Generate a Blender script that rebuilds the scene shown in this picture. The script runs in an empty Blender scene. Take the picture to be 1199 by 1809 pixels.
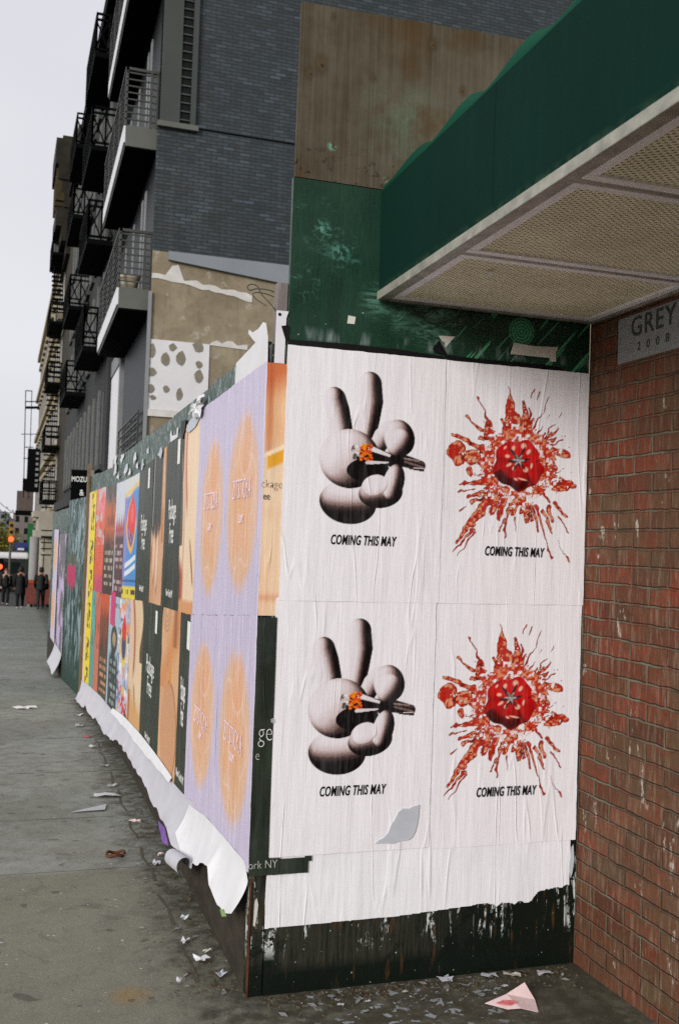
import bpy, bmesh, math, random
import numpy as np
from mathutils import Vector, Matrix
random.seed(7)
S = bpy.context.scene
COL = S.collection
# ---------------------------------------------------------------- camera
CAM_H = 1.6
RT = np.array([0.95239698, -0.3028602, 0.0348668])
UP = np.array([-0.04282085, -0.01966047, 0.9988893])
FW = np.array([0.30183832, 0.95283218, 0.03169331])
FPX = 1748.0
cam = bpy.data.cameras.new("camera")
co = bpy.data.objects.new("camera", cam); COL.objects.link(co)
co.matrix_world = Matrix(((RT[0], UP[0], -FW[0], 0), (RT[1], UP[1], -FW[1], 0), (RT[2], UP[2], -FW[2], CAM_H), (0, 0, 0, 1)))
cam.sensor_fit = 'VERTICAL'; cam.sensor_height = 36.0; cam.lens = FPX / 1809 * 36
cam.clip_start = 0.05; cam.clip_end = 2000
cam.dof.use_dof = True; cam.dof.focus_distance = 3.8; cam.dof.aperture_fstop = 6.3
S.camera = co
# ---------------------------------------------------------------- light
SUN_EL, SUN_AZ = 17.0, 227.0      # azimuth of the sun seen from above, clockwise from +Y
w = bpy.data.worlds.new("World"); S.world = w; w.use_nodes = True
nt = w.node_tree; nt.nodes.clear()
out = nt.nodes.new('ShaderNodeOutputWorld'); bg = nt.nodes.new('ShaderNodeBackground')
sky = nt.nodes.new('ShaderNodeTexSky'); sky.sky_type = 'NISHITA'; sky.sun_disc = False
sky.sun_elevation = math.radians(SUN_EL); sky.sun_rotation = math.radians(SUN_AZ); sky.air_density = 1.0; sky.dust_density = 3.0
mx = nt.nodes.new('ShaderNodeMix'); mx.data_type = 'RGBA'; mx.inputs[0].default_value = 0.95
tcw = nt.nodes.new('ShaderNodeTexCoord'); nzw = nt.nodes.new('ShaderNodeTexNoise'); nzw.inputs['Scale'].default_value = 1.6; nzw.inputs['Detail'].default_value = 3
mpw = nt.nodes.new('ShaderNodeMapping'); mpw.inputs['Scale'].default_value = (1, 1, 2.5)
clw = nt.nodes.new('ShaderNodeValToRGB')     # thin variation of an even cloud deck
clw.color_ramp.elements[0].position = 0.3; clw.color_ramp.elements[0].color = (4.85, 4.87, 5.3, 1)
clw.color_ramp.elements[1].position = 0.75; clw.color_ramp.elements[1].color = (5.75, 5.75, 6.0, 1)
nt.links.new(tcw.outputs['Generated'], mpw.inputs[0]); nt.links.new(mpw.outputs[0], nzw.inputs['Vector'])
nt.links.new(nzw.outputs['Fac'], clw.inputs[0])
nt.links.new(sky.outputs[0], mx.inputs[6]); nt.links.new(clw.outputs[0], mx.inputs[7])
nt.links.new(mx.outputs[2], bg.inputs[0]); bg.inputs[1].default_value = 0.08
nt.links.new(bg.outputs[0], out.inputs[0])
sun = bpy.data.lights.new("sun", 'SUN'); sun.energy = 1.5; sun.angle = math.radians(22); sun.color = (1.0, 0.975, 0.95)
so = bpy.data.objects.new("sun", sun); COL.objects.link(so)
_e, _a = math.radians(SUN_EL), math.radians(SUN_AZ)
sd = Vector((math.sin(_a) * math.cos(_e), math.cos(_a) * math.cos(_e), math.sin(_e)))
so.rotation_euler = (-sd).to_track_quat('-Z', 'Y').to_euler()
S.view_settings.view_transform = 'Standard'; S.view_settings.look = 'None'
S.view_settings.exposure = 0.86; S.view_settings.gamma = 1
S.cycles.max_bounces = 8; S.cycles.use_denoising = False      # the fine grain of film

# ---------------------------------------------------------------- helpers
def ray(px, py): return RT * (px - 599.5) / FPX - UP * (py - 904.5) / FPX + FW
def atY(px, py, Y):
    d = ray(px, py); return np.array([0, 0, CAM_H]) + d * Y / d[1]
def lin(c):
    c = np.asarray(c, float) / 255.0
    return np.where(c <= 0.04045, c / 12.92, ((c + 0.055) / 1.055) ** 2.4)
def L4(r, g, b): return (*[float(v) for v in lin((r, g, b))], 1.0)
def gz(Y):                      # the street falls away from the camera
    return float(np.interp(Y, [-60, 3.43, 17, 50, 400], [0.3, 0, -0.407, -1.9, -4.6])) if Y > 3.43 else -0.03 * (max(Y, -6) - 3.43)
HY = [-5, 3.43, 8, 9.6, 12, 13.5, 16.8, 18.7]; HX = [.81, .81, .81, .77, .66, .54, .43, .40]
def SX(Y): return float(np.interp(Y, HY, HX))

def link(o, parent=None):
    COL.objects.link(o)
    if parent is not None: o.parent = parent
    return o
def tag(o, label=None, cat=None, group=None, kind=None):
    if label: o["label"] = label
    if cat: o["category"] = cat
    if group: o["group"] = group
    if kind: o["kind"] = kind
    return o
def thing(name, origin, label, cat, group=None):
    o = bpy.data.objects.new(name, None); link(o); o.location = origin; o.empty_display_size = .1
    return tag(o, label, cat, group)
class G:
    """collects vertices and faces in world space, then links them as one mesh"""
    def __init__(s): s.v = []; s.f = []
    def add(s, vs, fs):
        n = len(s.v); s.v += [tuple(map(float, q)) for q in vs]; s.f += [tuple(i + n for i in f) for f in fs]; return s
    def box(s, a, b):
        x0, y0, z0 = a; x1, y1, z1 = b
        return s.add([(x0,y0,z0),(x1,y0,z0),(x1,y1,z0),(x0,y1,z0),(x0,y0,z1),(x1,y0,z1),(x1,y1,z1),(x0,y1,z1)],
                     [(0,3,2,1),(4,5,6,7),(0,1,5,4),(1,2,6,5),(2,3,7,6),(3,0,4,7)])
    def hexa(s, p):            # eight corners, bottom ring then top ring
        return s.add(p, [(0,3,2,1),(4,5,6,7),(0,1,5,4),(1,2,6,5),(2,3,7,6),(3,0,4,7)])
    def bar(s, p, q, t, u=None):
        p = Vector(p); q = Vector(q); d = (q - p).normalized()
        a = d.cross(Vector((0, 0, 1)) if abs(d.z) < .9 else Vector((1, 0, 0))).normalized(); b = d.cross(a)
        u = t if u is None else u; r = []
        for c in (p, q):
            for i, j in ((-1, -1), (1, -1), (1, 1), (-1, 1)): r.append(c + a * i * t / 2 + b * j * u / 2)
        return s.hexa(r)
    def tube(s, path, rad, n=8, cap=True, squash=1.0):
        path = [Vector(p) for p in path]; k = len(path)
        rad = [rad] * k if not hasattr(rad, '__len__') else rad
        vs = []; fs = []; ref = None
        for i, p in enumerate(path):
            d = (path[min(i + 1, k - 1)] - path[max(i - 1, 0)]).normalized()
            if ref is None: ref = d.cross(Vector((0, 0, 1)) if abs(d.z) < .9 else Vector((1, 0, 0))).normalized()
            ref = (ref - d * ref.dot(d)).normalized(); b = d.cross(ref)
            for j in range(n):
                t = 2 * math.pi * j / n; vs.append(p + ref * math.cos(t) * rad[i] + b * math.sin(t) * rad[i] * squash)
        for i in range(k - 1):
            for j in range(n): fs.append((i*n+j, i*n+(j+1)%n, (i+1)*n+(j+1)%n, (i+1)*n+j))
        if cap: fs.append(tuple(range(n-1, -1, -1))); fs.append(tuple((k-1)*n+j for j in range(n)))
        return s.add(vs, fs)
    def prism(s, poly, d):     # a planar outline given depth d
        n = len(poly); d = Vector(d); vs = [Vector(p) for p in poly] + [Vector(p) + d for p in poly]
        fs = [tuple(range(n-1, -1, -1)), tuple(range(n, 2*n))] + [(i, (i+1)%n, n+(i+1)%n, n+i) for i in range(n)]
        return s.add(vs, fs)
    def grid(s, fn, nx, ny):
        n = len(s.v)
        for j in range(ny):
            for i in range(nx): s.v.append(tuple(map(float, fn(i/(nx-1), j/(ny-1)))))
        for j in range(ny-1):
            for i in range(nx-1): a = n + j*nx + i; s.f.append((a, a+1, a+nx+1, a+nx))
        return s
    def build(s, name, mat, parent=None, origin=None, smooth=False, bevel=0, solid=0):
        o0 = Vector(origin) if origin is not None else (parent.matrix_basis.translation.copy() if parent is not None else Vector((0, 0, 0)))
        if parent is not None and parent.parent is not None: o0 = parent.parent.location + parent.location
        me = bpy.data.meshes.new(name); me.from_pydata([tuple(Vector(p) - o0) for p in s.v], [], s.f)
        bm = bmesh.new(); bm.from_mesh(me); bmesh.ops.recalc_face_normals(bm, faces=bm.faces); bm.to_mesh(me); bm.free()
        if smooth: me.polygons.foreach_set('use_smooth', [True] * len(me.polygons))
        o = bpy.data.objects.new(name, me); link(o, parent)
        if origin is not None and parent is None: o.location = o0
        if mat is not None: me.materials.append(mat)
        if bevel:
            m = o.modifiers.new("bevel", 'BEVEL'); m.width = bevel; m.segments = 2; m.limit_method = 'ANGLE'
        if solid:
            m = o.modifiers.new("solid", 'SOLIDIFY'); m.thickness = solid; m.offset = 0
        return o

def hashn(i, j, seed):
    n = (i * 374761393 + j * 668265263 + seed * 974634777) & 0x7fffffff
    n = ((n ^ (n >> 13)) * 1274126177) & 0x7fffffff
    return ((n ^ (n >> 16)) & 0xffff) / 65535.0
def vnoise(x, y, seed=0):
    x = np.asarray(x, float); y = np.asarray(y, float)
    i = np.floor(x).astype(np.int64); j = np.floor(y).astype(np.int64); fx = x - i; fy = y - j
    fx = fx*fx*(3-2*fx); fy = fy*fy*(3-2*fy)
    a = hashn(i, j, seed); b = hashn(i+1, j, seed); c = hashn(i, j+1, seed); d = hashn(i+1, j+1, seed)
    return (a*(1-fx)+b*fx)*(1-fy)+(c*(1-fx)+d*fx)*fy
def fbm(x, y, seed=0, o=4):
    r = 0; a = .5; t = 0
    for k in range(o): r = r + a*vnoise(x*2**k, y*2**k, seed+17*k); t += a; a *= .5
    return r / t
def sst(a, b, x): t = np.clip((x-a)/(b-a), 0, 1); return t*t*(3-2*t)

# ---------------------------------------------------------------- node materials
class MT:
    def __init__(s, name, rough=.7, spec=.3):
        s.m = bpy.data.materials.new(name); s.m.use_nodes = True; s.t = s.m.node_tree
        s.b = s.t.nodes['Principled BSDF']; s.b.inputs['Roughness'].default_value = rough
        s.b.inputs['Specular IOR Level'].default_value = spec
        s.p = s.t.nodes.new('ShaderNodeNewGeometry').outputs['Position']
    def n(s, t, **k):
        x = s.t.nodes.new(t)
        for a, b in k.items(): setattr(x, a, b)
        return x
    def put(s, v, sock):
        if isinstance(v, bpy.types.NodeSocket): s.t.links.new(v, sock)
        elif v is not None:
            try: sock.default_value = v
            except Exception: sock.default_value = (v, v, v) if not hasattr(v, '__len__') else tuple(v)[:3]
    def math(s, op, a, b=None, c=None, clamp=False):
        x = s.n('ShaderNodeMath', operation=op, use_clamp=clamp); s.put(a, x.inputs[0])
        if b is not None: s.put(b, x.inputs[1])
        if c is not None: s.put(c, x.inputs[2])
        return x.outputs[0]
    def scale(s, v, xyz): x = s.n('ShaderNodeVectorMath', operation='MULTIPLY'); s.put(v, x.inputs[0]); x.inputs[1].default_value = xyz; return x.outputs[0]
    def add(s, v, xyz): x = s.n('ShaderNodeVectorMath', operation='ADD'); s.put(v, x.inputs[0]); s.put(xyz, x.inputs[1]); return x.outputs[0]
    def noise(s, sc, v=None, d=4, r=.55, dist=0, str=None):
        v = s.p if v is None else v
        if str is not None: v = s.scale(v, str)
        x = s.n('ShaderNodeTexNoise'); s.put(v, x.inputs['Vector']); x.inputs['Scale'].default_value = sc
        x.inputs['Detail'].default_value = d; x.inputs['Roughness'].default_value = r; x.inputs['Distortion'].default_value = dist
        return x.outputs['Fac']
    def ramp(s, f, *st, interp='LINEAR'):
        x = s.n('ShaderNodeValToRGB'); x.color_ramp.interpolation = interp; e = x.color_ramp.elements
        while len(e) < len(st): e.new(.5)
        for i, (p, c) in enumerate(st):
            e[i].position = p; e[i].color = (c, c, c, 1) if not hasattr(c, '__len__') else c
        s.put(f, x.inputs[0]); return x.outputs[0]
    def step(s, f, a, b):
        x = s.n('ShaderNodeMapRange'); x.clamp = True; s.put(f, x.inputs[0]); x.inputs[1].default_value = a; x.inputs[2].default_value = b; return x.outputs[0]
    def mix(s, f, a, b, blend='MIX'):
        x = s.n('ShaderNodeMix', data_type='RGBA', blend_type=blend); s.put(f, x.inputs[0]); s.put(a, x.inputs[6]); s.put(b, x.inputs[7]); return x.outputs[2]
    def sep(s, v=None):
        x = s.n('ShaderNodeSeparateXYZ'); s.put(s.p if v is None else v, x.inputs[0]); return x.outputs
    def comb(s, a, b, c=0.0):
        x = s.n('ShaderNodeCombineXYZ'); s.put(a, x.inputs[0]); s.put(b, x.inputs[1]); s.put(c, x.inputs[2]); return x.outputs[0]
    def spot(s, c, r0, r1, v=None, squash=(1, 1, 1)):     # 1 inside r0, 0 beyond r1
        x = s.n('ShaderNodeVectorMath', operation='SUBTRACT'); s.put(s.p if v is None else v, x.inputs[0]); x.inputs[1].default_value = c
        l = s.n('ShaderNodeVectorMath', operation='LENGTH'); s.put(s.scale(x.outputs[0], squash), l.inputs[0])
        return s.ramp(s.math('DIVIDE', l.outputs['Value'], r1), (r0 / r1, 1.0), (1.0, 0.0))
    def bump(s, h, st=.3, dist=.01):
        x = s.n('ShaderNodeBump'); x.inputs['Strength'].default_value = st; x.inputs['Distance'].default_value = dist
        s.put(h, x.inputs['Height']); s.t.links.new(x.outputs[0], s.b.inputs['Normal']); return s
    def color(s, c): s.put(c, s.b.inputs['Base Color']); return s
    def rough(s, c): s.put(c, s.b.inputs['Roughness']); return s
def flat(name, rgb, rough=.7, var=.25, sc=6, spec=.3, metal=0, bump=0, str=None):
    m = MT(name, rough, spec); c = L4(*rgb)
    d = tuple(v * (1 - var) for v in c[:3]) + (1,); e = tuple(min(1, v * (1 + var)) for v in c[:3]) + (1,)
    nz = m.noise(sc, d=5, str=str); m.color(m.ramp(nz, (.3, d), (.7, e))); m.b.inputs['Metallic'].default_value = metal
    if bump: m.bump(m.noise(sc * 6, d=4, str=str), bump, .01)
    return m.m
# ---------------------------------------------------------------- materials of the place
def mat_concrete():
    m = MT('sidewalk_concrete', .85, .25); X, Y, Z = m.sep()
    a = m.noise(.9, d=6, r=.6); b = m.noise(9, d=6, r=.65); f = m.noise(140, d=3); spk = m.noise(55, d=2)
    c = m.mix(m.step(a, .35, .68), L4(120, 124, 115), L4(149, 153, 146))
    far = m.step(Y, 5.0, 5.06)     # older, browner slab beside the corner
    c = m.mix(m.math('MULTIPLY', m.math('SUBTRACT', 1.0, far), .7), c, m.mix(b, L4(96, 94, 74), L4(136, 134, 113)))
    c = m.mix(m.math('MULTIPLY', m.step(b, .42, .62), .45), c, L4(98, 98, 88))
    c = m.mix(m.math('MULTIPLY', m.step(m.noise(2.6, d=5, r=.7, dist=1.2), .56, .66), .6), c, L4(86, 86, 76))
    c = m.mix(m.math('MULTIPLY', m.step(f, .5, .75), .3), c, L4(188, 186, 176))
    c = m.mix(m.step(spk, .70, .74), c, L4(52, 50, 46))
    c = m.mix(m.step(m.noise(34, v=m.add(m.p, (7, 3, 0)), d=1), .745, .765), c, L4(176, 176, 180))
    c = m.mix(m.math('MULTIPLY', m.spot((.42, 3.55, 0), .01, .10), m.noise(30)), c, L4(150, 112, 40))
    # damp grime where the boards meet the ground; darker mottled tone inside the corner
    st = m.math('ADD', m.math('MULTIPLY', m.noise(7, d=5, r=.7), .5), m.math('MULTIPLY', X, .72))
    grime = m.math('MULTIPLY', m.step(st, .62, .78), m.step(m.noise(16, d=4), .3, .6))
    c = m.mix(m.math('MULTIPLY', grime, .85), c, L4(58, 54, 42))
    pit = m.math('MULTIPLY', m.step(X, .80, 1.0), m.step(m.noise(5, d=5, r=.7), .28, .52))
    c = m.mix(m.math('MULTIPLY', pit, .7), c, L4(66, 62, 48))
    gum = m.step(m.noise(9, v=m.add(m.p, (4, 4, 0)), d=1), .70, .72); c = m.mix(m.math('MULTIPLY', gum, .6), c, L4(72, 72, 66))
    # pale scraped paste flecks in the corner
    pf = m.math('MULTIPLY', m.step(m.noise(30, d=3, r=.5, dist=.6), .60, .64), m.spot((1.35, 3.3, 0), .25, .5))
    c = m.mix(pf, c, L4(150, 156, 160))
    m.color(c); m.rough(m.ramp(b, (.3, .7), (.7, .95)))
    h = m.math('ADD', m.math('MULTIPLY', f, .5), m.math('MULTIPLY', b, .8)); m.bump(h, .35, .006); return m.m
def mat_redbrick():
    m = MT('red_brick', .8, .3); X, Y, Z = m.sep()
    wob = m.noise(15, d=2, r=.5)
    v = m.comb(m.math('ADD', m.math('ADD', X, Y), m.math('MULTIPLY', wob, .012)), m.math('ADD', Z, m.math('MULTIPLY', wob, .014)))
    bt = m.n('ShaderNodeTexBrick', offset=.5, squash=1.0); m.put(v, bt.inputs['Vector'])
    bt.inputs['Scale'].default_value = 1; bt.inputs['Brick Width'].default_value = .213; bt.inputs['Row Height'].default_value = .0677
    bt.inputs['Mortar Size'].default_value = .0075; bt.inputs['Mortar Smooth'].default_value = .7; bt.inputs['Bias'].default_value = 0
    bt.inputs['Color1'].default_value = (0, 0, 0, 1); bt.inputs['Color2'].default_value = (1, 1, 1, 1); bt.inputs['Mortar'].default_value = (.5, .5, .5, 1)
    per = bt.outputs['Color']; mort = bt.outputs['Fac']
    c = m.ramp(per, (0, L4(78, 42, 25)), (.3, L4(108, 50, 29)), (.55, L4(122, 54, 32)), (.8, L4(100, 58, 35)), (1, L4(90, 68, 44)))
    n1 = m.noise(26, d=6, r=.7); n2 = m.noise(4, d=4)
    c = m.mix(m.math('MULTIPLY', m.step(n1, .42, .62), .6), c, L4(72, 50, 34))
    c = m.mix(m.math('MULTIPLY', m.step(n2, .44, .6), .5), c, L4(92, 80, 58))
    stre = m.noise(6, d=6, r=.75, str=(8, 8, 1.0))                       # vertical pale paste runs
    c = m.mix(m.math('MULTIPLY', m.step(stre, .50, .68), .65), c, L4(146, 126, 106))
    c = m.mix(m.math('MULTIPLY', m.step(m.noise(3.3, v=m.add(m.p, (0, 2, 5)), d=4, r=.65), .56, .68), .5), c, L4(120, 44, 28))
    mc = m.mix(n1, L4(88, 88, 70), L4(126, 126, 106))
    mc = m.mix(m.step(n2, .42, .62), mc, L4(72, 58, 43))
    c = m.mix(m.math('MULTIPLY', mort, m.step(m.noise(7, v=m.add(m.p, (2, 9, 4)), d=4, r=.7), .36, .56)), c, mc)
    c = m.mix(m.math('MULTIPLY', m.step(m.noise(1.7, v=m.add(m.p, (6, 3, 8)), d=5, r=.7), .46, .6), .55), c, L4(84, 60, 40))
    pl = m.math('MULTIPLY', m.step(m.noise(14, v=m.add(m.p, (3, 1, 2)), d=5, r=.7, str=(1, 1, .45)), .64, .69), .8)
    c = m.mix(pl, c, L4(186, 176, 164))
    m.color(c); h = m.math('SUBTRACT', m.math('MULTIPLY', n1, .6), mort); m.bump(h, .9, .012); return m.m
def mat_bluebrick():
    m = MT('slate_brick', .65, .35); X, Y, Z = m.sep()
    v = m.comb(m.math('ADD', X, Y), Z)
    bt = m.n('ShaderNodeTexBrick', offset=.5); m.put(v, bt.inputs['Vector'])
    bt.inputs['Scale'].default_value = 1; bt.inputs['Brick Width'].default_value = .218; bt.inputs['Row Height'].default_value = .0705
    bt.inputs['Mortar Size'].default_value = .009; bt.inputs['Mortar Smooth'].default_value = .2
    bt.inputs['Color1'].default_value = (0, 0, 0, 1); bt.inputs['Color2'].default_value = (1, 1, 1, 1); bt.inputs['Mortar'].default_value = (.5, .5, .5, 1)
    c = m.ramp(bt.outputs['Color'], (0, L4(38, 45, 47)), (.4, L4(48, 56, 59)), (.8, L4(54, 63, 68)), (1, L4(69, 79, 87)))
    n1 = m.noise(1.3, d=5, r=.65); n2 = m.noise(.35, d=3)
    c = m.mix(m.math('MULTIPLY', m.step(n1, .46, .66), .5), c, L4(50, 53, 50))
    c = m.mix(m.math('MULTIPLY', m.step(m.noise(1.2, d=5, r=.7, str=(3, 3, .35)), .54, .68), .4), c, L4(74, 80, 80))
    c = m.mix(m.math('MULTIPLY', m.step(n2, .5, .62), .35), c, L4(46, 55, 60))
    patch = m.math('MULTIPLY', m.step(m.noise(5, d=2, str=(.6, .6, 3)), .55, .62), m.math('SUBTRACT', 1.0, m.step(X, 2.9, 3.4)))
    c = m.mix(m.math('MULTIPLY', patch, .35), c, L4(82, 82, 76))
    c = m.mix(bt.outputs['Fac'], c, L4(31, 37, 38))
    m.color(c); m.bump(m.math('SUBTRACT', m.math('MULTIPLY', n1, .2), bt.outputs['Fac']), .6, .008); return m.m
def mat_plywood():
    m = MT('bare_plywood', .85, .2)
    g1 = m.noise(3, d=5, r=.7, str=(26, 26, .5)); g2 = m.noise(3, d=4, r=.7, str=(60, 60, .5)); bl = m.noise(2.6, d=4, r=.6, str=(1, 1, .75))
    c = m.mix(m.step(bl, .38, .64), L4(62, 53, 36), L4(94, 89, 75))
    c = m.mix(m.math('MULTIPLY', m.step(g1, .4, .65), .45), c, L4(108, 102, 87))
    c = m.mix(m.math('MULTIPLY', m.step(m.noise(4.2, v=m.add(m.p, (4, 0, 9)), d=3), .55, .68), .6), c, L4(82, 58, 26))
    c = m.mix(m.math('MULTIPLY', m.step(g2, .54, .68), .5), c, L4(62, 50, 34))
    X, Y, Z = m.sep()
    for (x, z, r) in ((.955, 3.345, .045), (.915, 3.305, .028), (1.16, 3.33, .024), (1.39, 3.50, .03), (1.52, 3.345, .026), (1.0, 3.53, .02)):
        wv = m.add(m.p, m.comb(m.math('MULTIPLY', m.math('SUBTRACT', m.noise(20, d=2), .5), .03), 0.0, 0.0))
        s0 = m.spot((x, 3.43, z), r * .25, r, v=wv, squash=(1.2, 1, .8)); s1 = m.spot((x, 3.43, z), r * .2, r * .62, v=wv, squash=(1.2, 1, .8))
        c = m.mix(m.math('MULTIPLY', s0, .75), c, L4(60, 48, 30)); c = m.mix(m.math('MULTIPLY', s1, .8), c, L4(88, 74, 52))
        c = m.mix(m.spot((x + r * .12, 3.43, z - r * .1), r * .02, r * .2, v=wv), c, L4(24, 20, 14))
    low = m.math('SUBTRACT', 1.0, m.step(Z, 2.95, 3.12)); lef = m.math('SUBTRACT', 1.0, m.step(X, .88, 1.08))
    mould = m.math('MULTIPLY', m.step(m.noise(46, d=3), .6, .64), m.math('MAXIMUM', m.math('MULTIPLY', low, lef), m.math('MULTIPLY', low, .55)))
    c = m.mix(mould, c, L4(24, 20, 14))
    teal = m.math('MAXIMUM', m.spot((1.01, 3.43, 3.05), .006, .022), m.math('MAXIMUM', m.spot((1.22, 3.43, 2.955), .004, .014), m.math('MULTIPLY', m.spot((1.27, 3.43, 3.15), .0, .2), .0)))
    c = m.mix(m.math('MULTIPLY', teal, m.step(m.noise(40, d=3), .4, .5)), c, L4(112, 166, 136))
    c = m.mix(m.math('MULTIPLY', m.spot((1.27, 3.43, 3.17), .0, .22), m.math('MULTIPLY', m.step(m.noise(9, d=5, r=.7), .4, .7), .5)), c, L4(104, 140, 112))
    c = m.mix(m.math('MULTIPLY', m.step(m.noise(5.5, v=m.add(m.p, (1, 4, 2)), d=5, r=.7), .5, .64), .4), c, L4(70, 58, 40))
    m.color(c); m.bump(m.math('ADD', g1, g2), .35, .004); return m.m
def mat_green():
    m = MT('green_board_paint', .42, .5); X, Y, Z = m.sep()
    n = m.noise(5, d=5, r=.6); sc = m.noise(15, d=7, r=.82, dist=.9, str=(1, 1, 1.6)); f = m.noise(60, d=3); br = m.noise(3, d=6, r=.85, dist=1.5, str=(2, 2, 7))
    c = m.mix(n, L4(9, 42, 28), L4(20, 64, 43))
    c = m.mix(m.math('MULTIPLY', m.step(m.noise(2.2, d=4, str=(8, 8, .8)), .5, .7), .5), c, L4(18, 40, 30))
    def area(*sp): 
        r = None
        for (x, z, r0, r1) in sp:
            q = m.spot((x, 3.43, z), r0, r1); r = q if r is None else m.math('MAXIMUM', r, q)
        return r
    A = area((.985, 2.74, .02, .10), (1.06, 2.67, .02, .10), (.93, 2.53, .02, .09), (.91, 2.8, .0, .05), (1.02, 2.82, 0, .06))
    c = m.mix(m.math('MULTIPLY', A, m.math('MULTIPLY', m.step(sc, .53, .66), .6)), c, L4(96, 160, 138))
    c = m.mix(m.math('MULTIPLY', area((.985, 2.74, .0, .045), (1.05, 2.66, 0, .05)), m.math('MULTIPLY', m.step(f, .46, .60), .55)), c, L4(116, 184, 162))
    B = area((1.44, 2.46, .05, .14), (1.2, 2.5, .0, .08), (1.3, 2.47, .0, .1))
    c = m.mix(m.math('MULTIPLY', m.math('MULTIPLY', B, m.step(br, .47, .6)), .75), c, L4(104, 156, 134))
    # concentric roller mark
    d = m.n('ShaderNodeVectorMath', operation='SUBTRACT'); m.put(m.p, d.inputs[0]); d.inputs[1].default_value = (1.80, 3.43, 2.445)
    ln = m.n('ShaderNodeVectorMath', operation='LENGTH'); m.put(d.outputs[0], ln.inputs[0])
    rings = m.step(m.math('ADD', m.math('SINE', m.math('MULTIPLY', ln.outputs['Value'], 520.0)), m.math('MULTIPLY', n, 1.5)), .4, .8)
    c = m.mix(m.math('MULTIPLY', m.spot((1.80, 3.43, 2.445), .045, .062), m.math('MULTIPLY', m.math('ADD', rings, .35), .75)), c, L4(70, 158, 112))
    # diagonal scratches and drips of pale green
    di = m.math('ADD', X, m.math('MULTIPLY', Z, -.9))
    st = m.noise(1, v=m.comb(m.math('MULTIPLY', di, 34), m.math('MULTIPLY', m.math('ADD', X, Z), 2.2)), d=1)
    c = m.mix(m.math('MULTIPLY', m.math('MULTIPLY', m.step(st, .60, .63), m.step(X, 1.48, 1.6)), .8), c, L4(84, 170, 122))
    c = m.mix(m.step(m.noise(70, d=1), .775, .79), c, L4(160, 190, 172))
    # grey smear of old paste above the posters
    pa = m.math('MULTIPLY', m.math('MULTIPLY', m.step(Z, 2.325, 2.34), m.math('SUBTRACT', 1.0, m.step(Z, 2.355, 2.385))), m.step(m.noise(7, d=3, r=.6, str=(1, 1, .3)), .5, .58))
    c = m.mix(m.math('MULTIPLY', pa, m.step(m.noise(20, d=4, str=(4, 4, .6)), .3, .7)), c, L4(150, 166, 164))
    m.color(c); m.rough(m.ramp(n, (.3, .3), (.7, .55))); m.bump(m.math('ADD', m.noise(30, d=4, str=(3, 3, .5)), sc), .25, .004); return m.m
def mat_darkboard():
    m = MT('dark_board_paint', .4, .45); X, Y, Z = m.sep()
    n = m.noise(6, d=5); g = m.noise(7, d=6, r=.75, str=(14, 14, .9)); sp = m.noise(70, d=1)
    c = m.mix(n, L4(5, 14, 9), L4(13, 24, 16))
    wear = m.math('MULTIPLY', m.step(m.noise(4.5, d=5, r=.7, dist=.8), .43, .52), m.step(g, .34, .56))
    band = m.math('MULTIPLY', m.step(Z, .07, .11), m.math('SUBTRACT', 1.0, m.step(X, 1.35, 1.75)))
    c = m.mix(m.math('MULTIPLY', m.math('MULTIPLY', wear, band), .6), c, L4(66, 64, 54))
    dr = m.math('MULTIPLY', m.step(m.noise(2.4, d=5, r=.75, dist=.5, str=(9, 9, 1.2)), .56, .60), m.step(Z, .12, .17))
    ch = m.step(m.noise(36, d=4, r=.7), .44, .5)
    c = m.mix(m.math('MULTIPLY', dr, ch), c, L4(206, 212, 208))
    c = m.mix(m.step(sp, .76, .78), c, L4(150, 160, 150))
    c = m.mix(m.math('MULTIPLY', m.step(m.noise(8, v=m.add(m.p, (9, 9, 9)), d=4, str=(5, 5, .6)), .62, .7), .6), c, L4(92, 60, 30))
    m.color(c); m.bump(m.math('ADD', g, n), .3, .004); return m.m
def mat_sideboard():
    m = MT('side_board_paint', .45, .45); X, Y, Z = m.sep()
    n = m.noise(4, d=5); sc = m.noise(11, d=7, r=.8, dist=.8, str=(1, 1.2, 1.0))
    c = m.mix(n, L4(16, 44, 32), L4(32, 68, 50))
    c = m.mix(m.step(sc, .545, .60), c, L4(164, 174, 170))
    c = m.mix(m.math('MULTIPLY', m.step(m.noise(22, d=4, str=(1, 1.2, .8)), .48, .6), .55), c, L4(96, 116, 106))
    c = m.mix(m.math('MULTIPLY', m.step(m.noise(7, v=m.add(m.p, (3, 3, 1)), d=3), .6, .68), .7), c, L4(18, 20, 16))
    m.color(c); m.bump(sc, .3, .005); return m.m
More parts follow.
